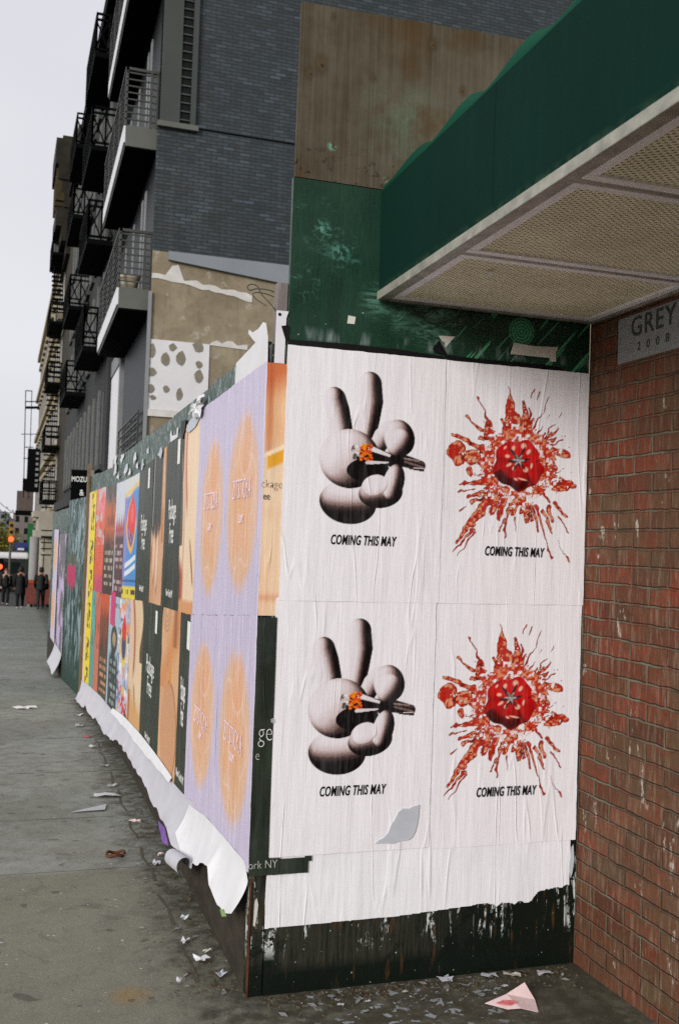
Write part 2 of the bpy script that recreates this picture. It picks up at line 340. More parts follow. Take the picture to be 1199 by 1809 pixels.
def mat_graffiti():
    m = MT('graffiti_board_paint', .5, .4); X, Y, Z = m.sep()
    n = m.noise(4, d=5)
    c = m.mix(n, L4(12, 38, 32), L4(30, 66, 54))
    w1 = m.math('MULTIPLY', m.step(m.noise(3.2, d=4, r=.6, dist=2.2, str=(1, 1.3, .8)), .47, .54), m.spot((.6, 12.5, 1.65), .3, .75, squash=(1, .5, 1)))
    w2 = m.math('MULTIPLY', m.step(m.noise(4.0, v=m.add(m.p, (2, 5, 2)), d=4, r=.6, dist=1.6, str=(1, 1, .5)), .49, .56), m.spot((.6, 12.5, .55), .25, .7, squash=(1, .5, 1)))
    c = m.mix(m.math('MULTIPLY', m.math('MAXIMUM', w1, w2), .8), c, L4(150, 170, 172))
    dr = m.noise(9, d=3, str=(1, 1.6, .25))
    pk = m.math('MULTIPLY', m.step(m.math('ADD', m.math('MULTIPLY', dr, .5), Z), 1.19, 1.21), m.math('SUBTRACT', 1.0, m.step(m.math('ADD', Z, m.math('MULTIPLY', m.noise(14, d=2, str=(1, 2.5, .2)), .10)), 1.25, 1.27)))
    ol = m.math('MULTIPLY', m.math('MULTIPLY', m.step(Z, 1.22, 1.23), m.math('SUBTRACT', 1.0, m.step(Z, 1.34, 1.36))), m.spot((.58, 12.9, 1.28), .36, .42))
    c = m.mix(m.math('MULTIPLY', ol, .8), c, L4(76, 80, 48))
    pk = m.math('MULTIPLY', pk, m.spot((.58, 12.95, 1.08), .42, .46))
    c = m.mix(pk, c, L4(176, 40, 84))
    m.color(c); m.bump(n, .2, .004); return m.m
def mat_paper(name, rough=.45, streak=.0, spec=.4, tint=(235, 230, 240), wr=1.0):
    m = MT(name, rough, spec)
    at = m.n('ShaderNodeAttribute', attribute_name='Col'); c = at.outputs['Color']
    v = m.p
    st = m.noise(4, v=v, d=6, r=.75, str=(14, 14, .8))
    if streak:  # pale vertical streaks: paper wear and glint on paste ripples, painted in
        c = m.mix(m.math('MULTIPLY', m.step(st, .47, .64), streak), c, L4(*tint))
        c = m.mix(m.math('MULTIPLY', m.step(m.noise(11, v=m.add(v, (1, 2, 3)), d=5, r=.8, str=(9, 9, .35)), .56, .66), streak * .9), c, L4(*tint))
    gr = m.noise(5, v=m.add(v, (3, 8, 1)), d=5, r=.65)
    c = m.mix(m.math('MULTIPLY', m.step(gr, .5, .75), .07), c, L4(150, 148, 154))
    cre = m.noise(2.2, v=v, d=2, r=.5, dist=.25, str=(4.2, 4.2, .42))      # long creases of the pasted sheet
    cre = m.math('ABSOLUTE', m.math('SUBTRACT', cre, .52))
    rid = m.math('MULTIPLY', m.ramp(cre, (0.0, 1.0), (.022, 0.0)), m.step(m.noise(4, v=m.add(v, (5, 1, 2)), d=2), .42, .6))
    h = m.math('ADD', m.math('MULTIPLY', rid, .35), m.math('ADD', m.math('MULTIPLY', m.noise(2.6, v=v, d=3, str=(3.4, 3.4, .6)), 1.1), m.math('MULTIPLY', st, .45)))
    m.color(c); m.rough(m.ramp(st, (.35, rough - .1), (.7, rough + .12))); m.bump(h, .72 * wr, .007); return m.m
def mat_awning():
    m = MT('green_awning_cloth', .85, .08); X, Y, Z = m.sep()
    n = m.noise(1.6, d=5, r=.6); st = m.noise(3, d=5, r=.7, str=(1, 7, .6))
    c = m.mix(n, L4(6, 35, 28), L4(11, 46, 37)); c = m.mix(m.math('MULTIPLY', m.step(st, .5, .72), .15), c, L4(20, 58, 48))
    seam = m.math('SUBTRACT', 1.0, m.step(m.math('ABSOLUTE', m.math('SUBTRACT', m.math('FRACT', m.math('MULTIPLY', m.math('ADD', Y, .2), .93)), .5)), .002, .006))
    c = m.mix(m.math('MULTIPLY', seam, .6), c, L4(2, 24, 18))
    c = m.mix(m.math('MULTIPLY', m.math('SUBTRACT', 1.0, m.step(Z, 2.53, 2.56)), m.step(m.noise(20, d=4), .4, .6)), c, L4(44, 66, 52))
    m.color(c); m.bump(m.math('ADD', m.math('MULTIPLY', n, .6), m.noise(260, d=2)), .25, .004); return m.m
M = {}
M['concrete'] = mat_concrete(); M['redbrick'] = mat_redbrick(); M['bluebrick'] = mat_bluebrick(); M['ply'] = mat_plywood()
M['green'] = mat_green(); M['dark'] = mat_darkboard(); M['side'] = mat_sideboard(); M['graf'] = mat_graffiti()
M['poster'] = mat_paper('white_poster_paper', .5, .03, .12, (228, 224, 228), 1.0)
M['purple'] = mat_paper('lilac_poster_paper', .45, .42, .25, (226, 218, 230), 1.4)
M['gloss'] = mat_paper('glossy_poster_paper', .42, .08, .22, (170, 170, 160), 1.0)
M['blackp'] = mat_paper('black_poster_paper', .34, .12, .3, (70, 78, 70), 1.1)
M['ink'] = flat('black_ink', (14, 12, 14), .5, .2); M['wink'] = flat('white_ink', (226, 226, 220), .55, .05)
M['lilacink'] = flat('pale_lilac_ink', (232, 214, 226), .55, .08)
M['tealink'] = flat('grey_ink', (96, 86, 76), .55, .1)
M['asphalt'] = flat('asphalt', (66, 66, 68), .85, .25, 3, bump=.3)
M['fabric'] = mat_awning()
M['fabtop'] = flat('green_awning_skylit_cloth', (12, 66, 48), .85, .12, 2.2, .1)  # paler than the valance: sky light on the top painted in
M['alu'] = flat('worn_aluminium', (150, 148, 136), .5, .3, 18, .5, .2)
M['white_frame'] = flat('white_painted_frame', (244, 242, 244), .45, .06, 12, .5)
M['screen'] = flat('tan_mesh_screen', (244, 238, 208), .6, .12, 5, .3)
M['screenback'] = flat('tan_backing_board', (160, 148, 110), .8, .18, 6)
M['stone'] = flat('grey_date_stone', (138, 142, 140), .8, .12, 30, .25, bump=.3)
M['stonecut'] = flat('cut_letter_shadow_stone', (62, 66, 62), .85, .1, 30)
M['wood_post'] = flat('weathered_timber', (112, 92, 66), .8, .3, 8, str=(6, 6, .8), bump=.3)
M['greywood'] = flat('grey_timber', (126, 118, 116), .85, .25, 8, str=(6, 6, .8), bump=.3)
M['base'] = flat('dirty_kick_board', (52, 46, 36), .8, .4, 9, .25, bump=.35, str=(1, 1, 2.2))
M['rust'] = flat('rusty_brown_edge', (84, 48, 26), .75, .4, 12, str=(3, 3, 1), bump=.3)
M['torn'] = flat('torn_paper_back', (186, 185, 190), .8, .08, 5, .2, bump=.06)
M['tornedge'] = flat('torn_paper_white', (214, 214, 215), .75, .05, 9, .2)
M['yellow'] = flat('yellow_paper_edge', (196, 178, 60), .7, .2); M['redp'] = flat('red_paper', (196, 70, 66), .7, .25, 20)
M['purp'] = flat('purple_paper', (116, 84, 150), .7, .25, 20); M['pink'] = flat('pinkish_paper', (232, 206, 204), .7, .1, 20)
M['tape'] = flat('masking_tape', (206, 202, 192), .7, .08, 20)
M['patch'] = flat('grey_paste_smear', (188, 192, 200), .6, .06, 18)
M['wire'] = flat('dark_wire', (60, 58, 54), .5, .2, 10, .5, .3)
M['metalw'] = flat('white_metal_plate', (226, 224, 228), .4, .05, 10, .5)
M['flake'] = flat('grey_paste_flake', (128, 131, 132), .8, .15, 30)
# ---------------------------------------------------------------- ground
ys = [-6, -2, 0, 2, 3.43, 5.03, 5.055, 6.08, 6.10, 7.44, 7.46, 8.9, 8.92, 10.4, 10.42, 12, 14.2, 17, 22, 30, 40, 47.9]
g = G()
for a, b in zip(ys[:-1], ys[1:]):
    gap = abs(b - a) < .03                                  # open joints between slabs
    dz = -.0014 if gap else 0
    xs = [-3.2, -1.55, -1.53, .60, .612, 15]
    for k in range(5):
        x0, x1 = xs[k], xs[k+1]; ln = x1 - x0 < .03; d2 = -.0014 if gap else 0
        g.add([(x0, a, gz(a)+d2), (x1, a, gz(a)+d2), (x1, b, gz(b)+d2), (x0, b, gz(b)+d2)], [(0, 1, 2, 3)])
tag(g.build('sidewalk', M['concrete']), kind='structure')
g = G().box((-3.34, -6, -.5), (-3.2, 3.43, .0)); 
g = G()
for a, b in zip([-6, 3.43, 17, 30], [3.43, 17, 30, 47.9]):
    g.hexa([(-3.36, a, gz(a)-.3), (-3.2, a, gz(a)-.3), (-3.2, b, gz(b)-.3), (-3.36, b, gz(b)-.3), (-3.36, a, gz(a)+.003), (-3.2, a, gz(a)+.003), (-3.2, b, gz(b)+.003), (-3.36, b, gz(b)+.003)])
tag(g.build('kerb', M['concrete']), kind='structure')
g = G()
for a, b in zip([-60, 3.43, 17, 47.9], [3.43, 17, 47.9, 50]):
    g.add([(-14, a, gz(a)-.14), (-3.3, a, gz(a)-.14), (-3.3, b, gz(b)-.14), (-14, b, gz(b)-.14)], [(0, 1, 2, 3)])
g.add([(-120, 47.9, gz(48)-.14), (120, 47.9, gz(48)-.14), (120, 400, gz(400)-.14), (-120, 400, gz(400)-.14)], [(0, 1, 2, 3)])
tag(g.build('road', M['asphalt']), kind='structure')
g = G().add([(-900, -700, -14), (900, -700, -14), (900, 900, -14), (-900, 900, -14)], [(0, 1, 2, 3)])
tag(g.build('ground', M['asphalt']), kind='structure')

# ---------------------------------------------------------------- red brick building and its date stone
rb = thing('brick_building', (2.1, 1, 0), 'red brick street wall with carved grey date stone under the green awning', 'building')
g = G().box((2.105, -6, -.3), (2.6, 3.43, 2.31)).box((2.105, -6, 2.485), (2.6, 3.43, 7.5)).box((2.105, 3.245, 2.31), (2.6, 3.43, 2.485)).box((2.105, -6, 2.31), (2.6, 1.6, 2.485))
g.build('wall', M['redbrick'], rb)
stn = G().box((2.108, 1.6, 2.31), (2.5, 3.245, 2.485)).build('date_stone', M['stone'], rb, bevel=.004)
def text_mesh(body, size, mat, name='lettering', parent=None, origin=None, right=(1, 0, 0), up=(0, 0, 1), nrm=(0, -1, 0), shear=0, bold=0, sx=1.0, space=1.0, align='CENTER', extr=.0004, shift=0.0, line=1.0, rot=0):
    cu = bpy.data.curves.new(name, 'FONT'); cu.body = body; cu.size = size; cu.shear = shear; cu.offset = bold; cu.align_x = align; cu.align_y = 'CENTER'
    cu.space_character = space; cu.extrude = extr; cu.space_line = line; cu.resolution_u = 3
    o = bpy.data.objects.new(name + '_curve', cu); COL.objects.link(o)
    bpy.context.view_layer.update()
    me = bpy.data.meshes.new_from_object(o.evaluated_get(bpy.context.evaluated_depsgraph_get()))
    bpy.data.objects.remove(o); bpy.data.curves.remove(cu)
    R = Vector(right); U = Vector(up); N = Vector(nrm); p0 = Vector(origin)
    cr, sr = math.cos(rot), math.sin(rot)
    base = Vector((0, 0, 0)) if parent is None else (parent.location if parent.parent is None else parent.parent.location + parent.location)
    for v in me.vertices:
        x, y, z = v.co.x * sx, v.co.y, v.co.z; x, y = x*cr - y*sr, x*sr + y*cr
        v.co = p0 + R * x + U * y + N * z - base
    me.materials.clear(); me.materials.append(mat); me.name = name
    return link(bpy.data.objects.new(name, me), parent)
text_mesh('GREY', .104, M['stonecut'], 'lettering', stn, (2.1065, 3.025, 2.432), (0, -1, 0), (0, 0, 1), (-1, 0, 0), bold=.0006, sx=.98, space=1.12)
text_mesh('2 0 0 8', .044, M['stonecut'], 'lettering', stn, (2.1065, 3.02, 2.357), (0, -1, 0), (0, 0, 1), (-1, 0, 0), space=1.5)

# ---------------------------------------------------------------- front hoarding
FY = 3.43
hd = thing('corner_hoarding', (.87, FY, 0), 'green painted hoarding panel with bare brown plywood top, beside the red brick wall', 'hoarding')
g = G(); g.hexa([(.874, FY, 2.919), (2.103, FY, 2.919), (2.103, FY+.018, 2.919), (.874, FY+.018, 2.919), (.877, FY, 3.561), (2.103, FY, 3.603), (2.103, FY+.018, 3.603), (.877, FY+.018, 3.561)])
g.build('plywood_sheet', M['ply'], hd)
tag(hd.children[0], 'bare weathered plywood sheet with knots')
G().box((.868, FY, .9), (2.103, FY+.018, 2.916)).build('painted_board', M['green'], hd, bevel=.0015)
G().box((.866, FY+.001, -.03), (2.103, FY+.018, .897)).build('lower_board', M['dark'], hd)
G().box((.8085, FY+.003, -.03), (.864, FY+.06, 2.305)).build('corner_post', M['dark'], hd, bevel=.004)
G().box((.804, FY-.001, -.03), (.812, FY+.0028, .40)).build('rusty_edge', M['rust'], hd)
G().box((1.1, FY+.02, 0), (1.19, FY+.06, 3.5)).box((1.75, FY+.02, 0), (1.84, FY+.06, 3.5)).build('back_stud', M['greywood'], hd)

# ---------------------------------------------------------------- street side hoarding
hs = thing('street_hoarding', (.81, 8, 0), 'long dark green plywood hoarding running down the sidewalk under many pasted posters', 'hoarding')
bnd = [3.493, 4.64, 5.86, 7.08, 8.0, 9.6, 10.8, 11.55, 11.58, 13.45, 13.5, 15.15, 16.8]
def sidebox(y0, y1, z0, z1, a, b, zz=None):     # a slab following the hoarding line; a,b = x offsets
    p = []
    for k in (0, 1):
        for (y, o) in ((y0, a), (y0, b), (y1, b), (y1, a)):
            z = (z0, z1)[k]; p.append((SX(y) + o, y, z(y) if callable(z) else z))
    return p
for i, (a, b) in enumerate(zip(bnd[:-1], bnd[1:])):
    if b - a < .1: continue
    top = 2.325 if a < 9.5 else (2.26 if a < 11 else 2.05)
    if a > 13: top = 1.95
    m = M['graf'] if 11.57 < a < 13.4 else M['side']
    G().hexa(sidebox(a + .002, b - .002, lambda y: gz(y) - .05, top - (i % 3) * .006, 0, .018)).build('board', m, hs)
    G().hexa(sidebox(a + .002, b - .004, lambda y: gz(y) - .05, lambda y: gz(y) + .42, -.0022, -.0004)).build('kick_board', M['base'] if not 11.57 < a < 13.4 else M['graf'], hs)
for y in (4.64, 7.08, 9.5, 12.0):
    G().hexa(sidebox(y - .04, y + .04, lambda q: gz(q) - .05, 2.36, .02, .09)).build('post', M['greywood'], hs)
G().hexa(sidebox(11.45, 11.53, lambda q: gz(q) - .05, 2.40, -.03, -.005)).build('edge_post', M['wood_post'], hs)

# ---------------------------------------------------------------- posters: paper sheets with the print in a colour layer
def sheet(name, pos, paint, wm, hm, nx, ny, mat, origin, ripple=.0012, seed=0, edge=.002, label=None, cat='poster', group=None, mask=None):
    """pos(s, t, off) -> world point, s across in metres, t up in metres from the lower edge, off towards the viewer"""
    u = np.linspace(0, 1, nx); v = np.linspace(0, 1, ny); Uu, Vv = np.meshgrid(u, v)
    x = Uu * wm; y = Vv * hm
    rgb = np.clip(paint(x, y), 0, 1)
    off = ripple * (fbm(x * 9, y * 2.2, seed, 3) * 2 - .6) + ripple * .6 * (vnoise(x * 40, y * 5, seed + 5) - .5)
    ex = (fbm(y * 22, y * 0 + .3, seed + 9, 3) - .5) * 2 * edge; ey = (fbm(x * 22, x * 0 + .7, seed + 11, 3) - .5) * 2 * edge
    x = x + ex * (np.abs(Uu - .5) * 2) ** 12; y = y + ey * (np.abs(Vv - .5) * 2) ** 12
    o0 = Vector(origin)
    vs = [None] * (nx * ny); k = 0
    for j in range(ny):
        for i in range(nx):
            p = pos(x[j, i], y[j, i], off[j, i]); vs[k] = (p[0] - o0.x, p[1] - o0.y, p[2] - o0.z); k += 1
    idx = np.arange(nx * ny).reshape(ny, nx)
    q = np.stack([idx[:-1, :-1], idx[:-1, 1:], idx[1:, 1:], idx[1:, :-1]], -1).reshape(-1, 4)
    if mask is not None:
        mk = mask(x, y); q = q[(mk[:-1, :-1] & mk[1:, 1:] & mk[:-1, 1:] & mk[1:, :-1]).reshape(-1)]
    me = bpy.data.meshes.new(name); me.from_pydata(vs, [], q.tolist())
    at = me.color_attributes.new('Col', 'FLOAT_COLOR', 'POINT')
    at.data.foreach_set('color', np.concatenate([rgb.reshape(-1, 3), np.ones((nx * ny, 1))], 1).astype(np.float32).ravel())
    me.polygons.foreach_set('use_smooth', [True] * len(me.polygons)); me.materials.append(mat)
    o = link(bpy.data.objects.new(name, me)); o.location = o0
    return tag(o, label, cat, group)
def over(base, a, c):
    a = a[..., None]; return base * (1 - a) + np.asarray(c) * a
WHITE = lin((238, 235, 238))

# --- the balloon hand, in metres on the front plane (x right, z up)
def HM(zx, zy): return (.9329 + .4746 * zx / 1000 + .0161 * zy / 1000, 2.2532 + .0297 * zx / 1000 - .4485 * zy / 1000)
HS = .4617 / 1000
def tone(sh, warm=1.0):           # printed grey-brown balloon tones
    st = [(0.0, (14, 8, 8)), (.18, (24, 16, 15)), (.36, (74, 55, 51)), (.52, (152, 128, 124)), (.68, (208, 193, 193)), (.9, (230, 222, 226)), (1.0, (232, 226, 231))]
    xs = [s[0] for s in st]; cs = np.array([lin(s[1]) for s in st])
    return np.stack([np.interp(sh, xs, cs[:, k]) for k in range(3)], -1)
def ell(img, X, Z, c, rx, ry, rot, light, bias=.5, gain=.55, soft=.0018, gr=None):
    cx, cz = HM(*c); a = math.radians(rot); dx = (X - cx); dz = (Z - cz)
    p = (dx * math.cos(a) + dz * math.sin(a)) / (rx * HS); q = (-dx * math.sin(a) + dz * math.cos(a)) / (ry * HS)
    r = np.sqrt(p * p + q * q); nz = np.sqrt(np.clip(1 - r * r, 0, 1))
    wx = p * math.cos(a) - q * math.sin(a); wz = p * math.sin(a) + q * math.cos(a)
    sh = bias + 1.45 * gain * (wx * light[0] + wz * light[1]) + .30 * (nz - .3) - .15 * sst(.78, 1, r)
    return over(img, sst(1, 1 - soft / (min(rx, ry) * HS), r), tone(sh + (gr if gr is not None else 0)))
def cap(img, X, Z, pts, rad, light, bias=.62, gain=.55, fade=None, gr=None):
    P = np.array([HM(*p) for p in pts]); best = np.full(X.shape, 9.0); nxo = np.zeros(X.shape); nzo = np.zeros(X.shape)
    for i in range(len(P) - 1):
        a, b = P[i], P[i+1]; d = b - a; t = np.clip(((X - a[0]) * d[0] + (Z - a[1]) * d[1]) / (d @ d), 0, 1)
        rr = (rad[i] + (rad[i+1] - rad[i]) * t) * HS
        ox = X - a[0] - t * d[0]; oz = Z - a[1] - t * d[1]; r = np.hypot(ox, oz) / rr
        m = r < best; best = np.where(m, r, best); nxo = np.where(m, ox / rr, nxo); nzo = np.where(m, oz / rr, nzo)
    nz = np.sqrt(np.clip(1 - best ** 2, 0, 1))
    sh = bias + 1.5 * gain * (nxo * light[0] + nzo * light[1]) + .30 * (nz - .3) - .15 * sst(.78, 1, best)
    if gr is not None: sh = sh + gr
    return over(img, sst(1, .95, best), tone(sh))
def paint_hand(x, y):
    X = x + .868; Z = y + 1.39
    g = (fbm(X * 260, Z * 260, 3, 2) - .5) * .09
    img = np.ones(X.shape + (3,)) * WHITE
    img = cap(img, X, Z, [(236, 306), (262, 400), (288, 530), (295, 690)], [98, 101, 96, 94], (-1, .1), .44, .60, gr=g)
    img = cap(img, X, Z, [(526, 176), (534, 320), (512, 470), (480, 640)], [99, 102, 95, 86], (-1, .1), .42, .60, gr=g)
    img = cap(img, X, Z, [(590, 680), (630, 615), (690, 565), (760, 560)], [74, 84, 88, 92], (-.45, .8), .40, .5, gr=g)
    img = ell(img, X, Z, (765, 620), 132, 150, 20, (-.8, .35), .36, .6, gr=g)
    img = ell(img, X, Z, (345, 1145), 240, 172, -6, (-.1, 1), .36, .62, gr=g)
    img = ell(img, X, Z, (360, 790), 255, 236, 0, (-.75, .55), .50, .48, gr=g)
    img = ell(img, X, Z, (505, 880), 182, 96, 5, (0, 1), -.18, .02)
    img = ell(img, X, Z, (735, 800), 95, 74, 0, (0, 1), -.15, .0)
    # the dark trumpet with pale pleats, its ribbed stem leaving to the right
    for k, (a, b, w0, w1, t) in enumerate((((520, 750), (700, 800), 74, 50, .10), ((520, 702), (680, 765), 24, 12, .86), ((520, 760), (690, 790), 18, 8, .12), ((500, 822), (670, 822), 16, 8, .8), ((770, 800), (945, 850), 60, 44, .02), ((800, 790), (965, 832), 9, 10, .34), ((810, 815), (962, 868), 9, 12, .42), ((810, 790), (930, 812), 8, 6, .5), ((850, 872), (965, 892), 8, 10, .3), ((880, 868), (965, 874), 3, 3, .85))):
        A = np.array(HM(*a)); B = np.array(HM(*b)); d = B - A; tt = np.clip(((X - A[0]) * d[0] + (Z - A[1]) * d[1]) / (d @ d), 0, 1)
        r = np.hypot(X - A[0] - tt * d[0], Z - A[1] - tt * d[1]) / ((w0 + (w1 - w0) * tt) * HS)
        img = over(img, sst(1, .8, r), tone(np.full(X.shape, t) + g))
    img = ell(img, X, Z, (765, 665), 108, 122, -25, (-.75, .55), .44, .62, gr=g)
    img = ell(img, X, Z, (610, 1070), 190, 125, 8, (-.3, .9), .40, .58, gr=g)
    img = ell(img, X, Z, (718, 985), 90, 152, -14, (-.95, .25), .38, .66, gr=g)
    img = ell(img, X, Z, (560, 1010), 115, 85, 20, (-.2, 1), .86, .18, gr=g)
    # glowing end of the cigarette
    rng = random.Random(4)
    for k in range(70):
        f = k / 70; zx = 385 + rng.random() * 110; zy = 690 + rng.random() * 95
        c = rng.choice([(236, 230, 228), (210, 200, 198), (90, 82, 80), (30, 26, 24), (186, 176, 172)])
        if zx > 455: c = rng.choice([(236, 120, 20), (250, 170, 30), (200, 60, 16), (120, 24, 10), (40, 16, 10)])
        cx, cz = HM(zx, zy); r = np.hypot(X - cx, Z - cz) / ((8 + rng.random() * 13) * HS); img = over(img, sst(1, .7, r), lin(c))
    for k in range(60):
        zx = 445 + rng.random() * 90; zy = 675 + rng.random() * 125
        c = rng.choice([(240, 130, 24), (252, 176, 40), (214, 70, 18), (130, 26, 12), (60, 18, 12), (236, 96, 20)])
        cx, cz = HM(zx, zy); r = np.hypot(X - cx, (Z - cz) * 1.3) / ((7 + rng.random() * 12) * HS); img = over(img, sst(1, .7, r), lin(c))
    return img
# --- the burst tomato
def TM(zx, zy): return (1.4157 + .563 * zx / 1000 + .0166 * zy / 1000, 2.257 + .0306 * zx / 1000 - .5081 * zy / 1000)
TS = .535 / 1000
def paint_tomato(x, y):
    X = x + 1.482; Z = y + 1.39
    img = np.ones(X.shape + (3,)) * WHITE
    rng = random.Random(11); D = np.full(X.shape, 99.0)          # signed distance to the juice, in zoom units
    ctr = np.array((660, 690))
    wx = (fbm(X * 40, Z * 40, 5, 2) - .5) * 34; wz = (fbm(X * 40 + 9, Z * 40, 6, 2) - .5) * 34
    det = .5630 * -.5081 - .0166 * .0306                          # invert TM
    a = X - 1.4157; b = Z - 2.257
    zx = (a * -.5081 - b * .0166) / det * 1000; zy = (b * .5630 - a * .0306) / det * 1000
    qx = zx + wx; qy = zy + wz
    def seg(p, q, r0, r1, wob=1.0):
        nonlocal D
        p = np.array(p, float); q = np.array(q, float); d = q - p; ax = zx + wx * wob; ay = zy + wz * wob
        t = np.clip(((ax - p[0]) * d[0] + (ay - p[1]) * d[1]) / (d @ d + 1e-9), 0, 1)
        D = np.minimum(D, np.hypot(ax - p[0] - t * d[0], ay - p[1] - t * d[1]) - (r0 + (r1 - r0) * t))
    main = [((595, 100), (600, 210), 3, 14), ((600, 210), (605, 400), 22, 52), ((700, 205), (712, 400), 11, 32), ((640, 330), (650, 470), 40, 60), ((745, 270), (742, 430), 7, 16),
            ((362, 180), (372, 215), 11, 5), ((372, 215), (430, 370), 4, 7), ((430, 370), (440, 520), 22, 34), ((280, 340), (300, 370), 14, 7), ((300, 370), (400, 440), 7, 14),
            ((175, 468), (260, 505), 14, 24), ((260, 505), (440, 590), 20, 20), ((200, 590), (215, 640), 72, 62), ((300, 640), (430, 590), 55, 40), ((290, 730), (310, 770), 26, 18),
            ((225, 836), (300, 828), 9, 13), ((300, 828), (430, 820), 14, 30), ((215, 886), (340, 872), 9, 5), ((285, 932), (420, 900), 14, 24), ((315, 972), (380, 950), 16, 10),
            ((222, 1038), (268, 1003), 9, 4), ((200, 1270), (300, 1130), 8, 22), ((300, 1130), (400, 1010), 30, 40), ((170, 1342), (320, 1170), 4, 14), ((210, 1362), (330, 1190), 4, 8), ((400, 1010), (470, 900), 36, 46),
            ((470, 1060), (480, 950), 18, 34), ((525, 1188), (555, 1080), 10, 4), ((510, 1100), (540, 980), 12, 34), ((555, 1238), (588, 1010), 9, 5), ((640, 1195), (638, 1090), 2, 6), ((620, 1060), (640, 930), 20, 46),
            ((728, 1130), (690, 960), 6, 30), ((810, 1195), (765, 990), 8, 16), ((915, 1400), (875, 1290), 9, 4), ((875, 1290), (800, 1010), 5, 13), ((1045, 1432), (1030, 1400), 9, 7), ((1030, 1400), (965, 1270), 3, 2),
            ((925, 1210), (850, 1040), 7, 17), ((925, 1120), (890, 1010), 14, 20), ((1042, 1212), (970, 1085), 4, 8), ((1035, 1092), (940, 980), 13, 16), ((1078, 845), (1010, 850), 26, 44), ((1010, 850), (880, 850), 44, 36),
            ((1025, 610), (985, 600), 34, 28), ((985, 600), (900, 560), 20, 16), ((1010, 490), (900, 560), 5, 10), ((902, 178), (835, 310), 3, 4), ((835, 310), (760, 430), 4, 10), ((940, 372), (845, 500), 4, 8), ((996, 285), (975, 320), 5, 2),
            ((775, 112), (766, 186), 8, 3), ((820, 138), (807, 190), 8, 3), ((540, 350), (555, 470), 12, 14), ((370, 480), (410, 510), 18, 18), ((920, 700), (900, 600), 10, 14), ((1010, 722), (930, 760), 3, 3), ((905, 300), (890, 328), 3, 2)]
    for m_ in main: seg(*m_)
    for k in range(95):                                          # small spatter thrown outwards
        th = rng.random() * 2 * math.pi; r0 = 195 + rng.random() * 60; r1 = r0 + 20 + rng.random() ** 2.2 * 170
        e = .85 if abs(math.cos(th)) > .8 else 1.0
        p0 = ctr + np.array((math.cos(th), math.sin(th))) * r0 * e; p1 = ctr + np.array((math.cos(th + .05), math.sin(th + .05))) * r1 * e
        seg(p1, p0, 3 + rng.random() * 8, 7 + rng.random() * 14)
    for k in range(26):
        th = rng.random() * 6.283; r0 = 330 + rng.random() * 130; p = ctr + np.array((math.cos(th), math.sin(th))) * r0; seg(p, p + (3, 4), 3, 4, .3)
    rc = np.hypot(zx - 660, zy - 690); D = np.minimum(D, np.abs(rc - 240) - 80 * fbm(zx / 40, zy / 40, 21, 3) * 1.1)
    holes = fbm(zx / 26, zy / 26, 8, 3)
    D = np.maximum(D, (holes - .60 - .22 * sst(300, 380, np.hypot(zx - 660, zy - 690))) * 150)
    al = sst(1.5, -2.0, D)
    n = fbm(zx / 22, zy / 22, 31, 3)
    inner = np.where((n > .5)[..., None], lin((196, 66, 36)), lin((236, 178, 148)))
    t = sst(.36, .52, n)[..., None]; inner = lin((222, 150, 108)) * (1 - t) + lin((184, 34, 14)) * t
    edge = sst(-9, -3, D)[..., None]
    liquid = inner * (1 - edge) + lin((140, 28, 10)) * edge
    seeds = sst(.82, .86, vnoise(zx / 17, zy / 17, 77))[..., None]; liquid = liquid * (1 - seeds) + lin((96, 34, 14)) * seeds
    img = over(img, al, liquid)
    img = over(img, .30 * sst(270, 190, np.abs(rc - 120)) * sst(.4, .6, fbm(zx / 20, zy / 20, 41, 3)) * (rc < 290), lin((224, 96, 66)))
    # fruit
    ang = np.arctan2(zy - 690, zx - 660)
    R = 190 + 12 * np.sin(ang * 5 + .6) + 6 * np.sin(ang * 9) + 22 * np.exp(-((ang - .75) / .3) ** 2) - 16 * np.exp(-((ang + .15) / .25) ** 2)
    rr = rc / R; body = sst(1.0, .985, rr)
    gx = (zx - 640) / 200; gy = (zy - 640) / 200
    sh = 1 - .55 * np.clip(gx * -.25 + gy * .75, -.2, 1.2) - .25 * rr ** 3
    lobes = .12 * np.cos(np.arctan2(zy - 650, zx - 662) * 7)
    col = lin((200, 16, 14)) * np.clip(sh + lobes, .12, 1.25)[..., None]
    dk = sst(1.0, .9, np.hypot((zx - 600) / 150, (zy - 800) / 95)) * sst(.55, .72, rr); col = col * (1 - .75 * dk[..., None])
    dk = sst(1.0, .8, np.hypot((zx - 800) / 55, (zy - 870) / 36)); col = col * (1 - .85 * dk[..., None])
    cut = np.exp(-((zx - 745 - (zy - 800) * .5) / 10) ** 2) * (zy > 700) * (zy < 880) + np.exp(-((zy - 640 - (zx - 840) * -.6) / 8) ** 2) * (zx > 790) * (zx < 850)
    col = col * (1 - .6 * np.clip(cut, 0, 1))[..., None]
    img = over(img, body, col)
    for (hx, hy, rx, ry, ro) in ((622, 565, 16, 24, 20), (700, 548, 24, 26, -10), (738, 592, 16, 26, 35), (760, 698, 10, 26, 10), (716, 728, 22, 22, 0), (578, 625, 22, 15, 10), (625, 720, 14, 18, 0), (590, 690, 28, 12, -30), (690, 800, 44, 8, 15), (640, 800, 18, 9, 30), (560, 560, 10, 18, 40)):
        a_ = math.radians(ro); dx = zx - hx; dy = zy - hy; r = np.hypot((dx * math.cos(a_) + dy * math.sin(a_)) / rx, (-dx * math.sin(a_) + dy * math.cos(a_)) / ry)
        img = over(img, .88 * sst(1.15, .45, r), lin((246, 196, 170)))
    an = np.arctan2(zy - 655, zx - 662); rs = np.hypot(zx - 662, zy - 655)
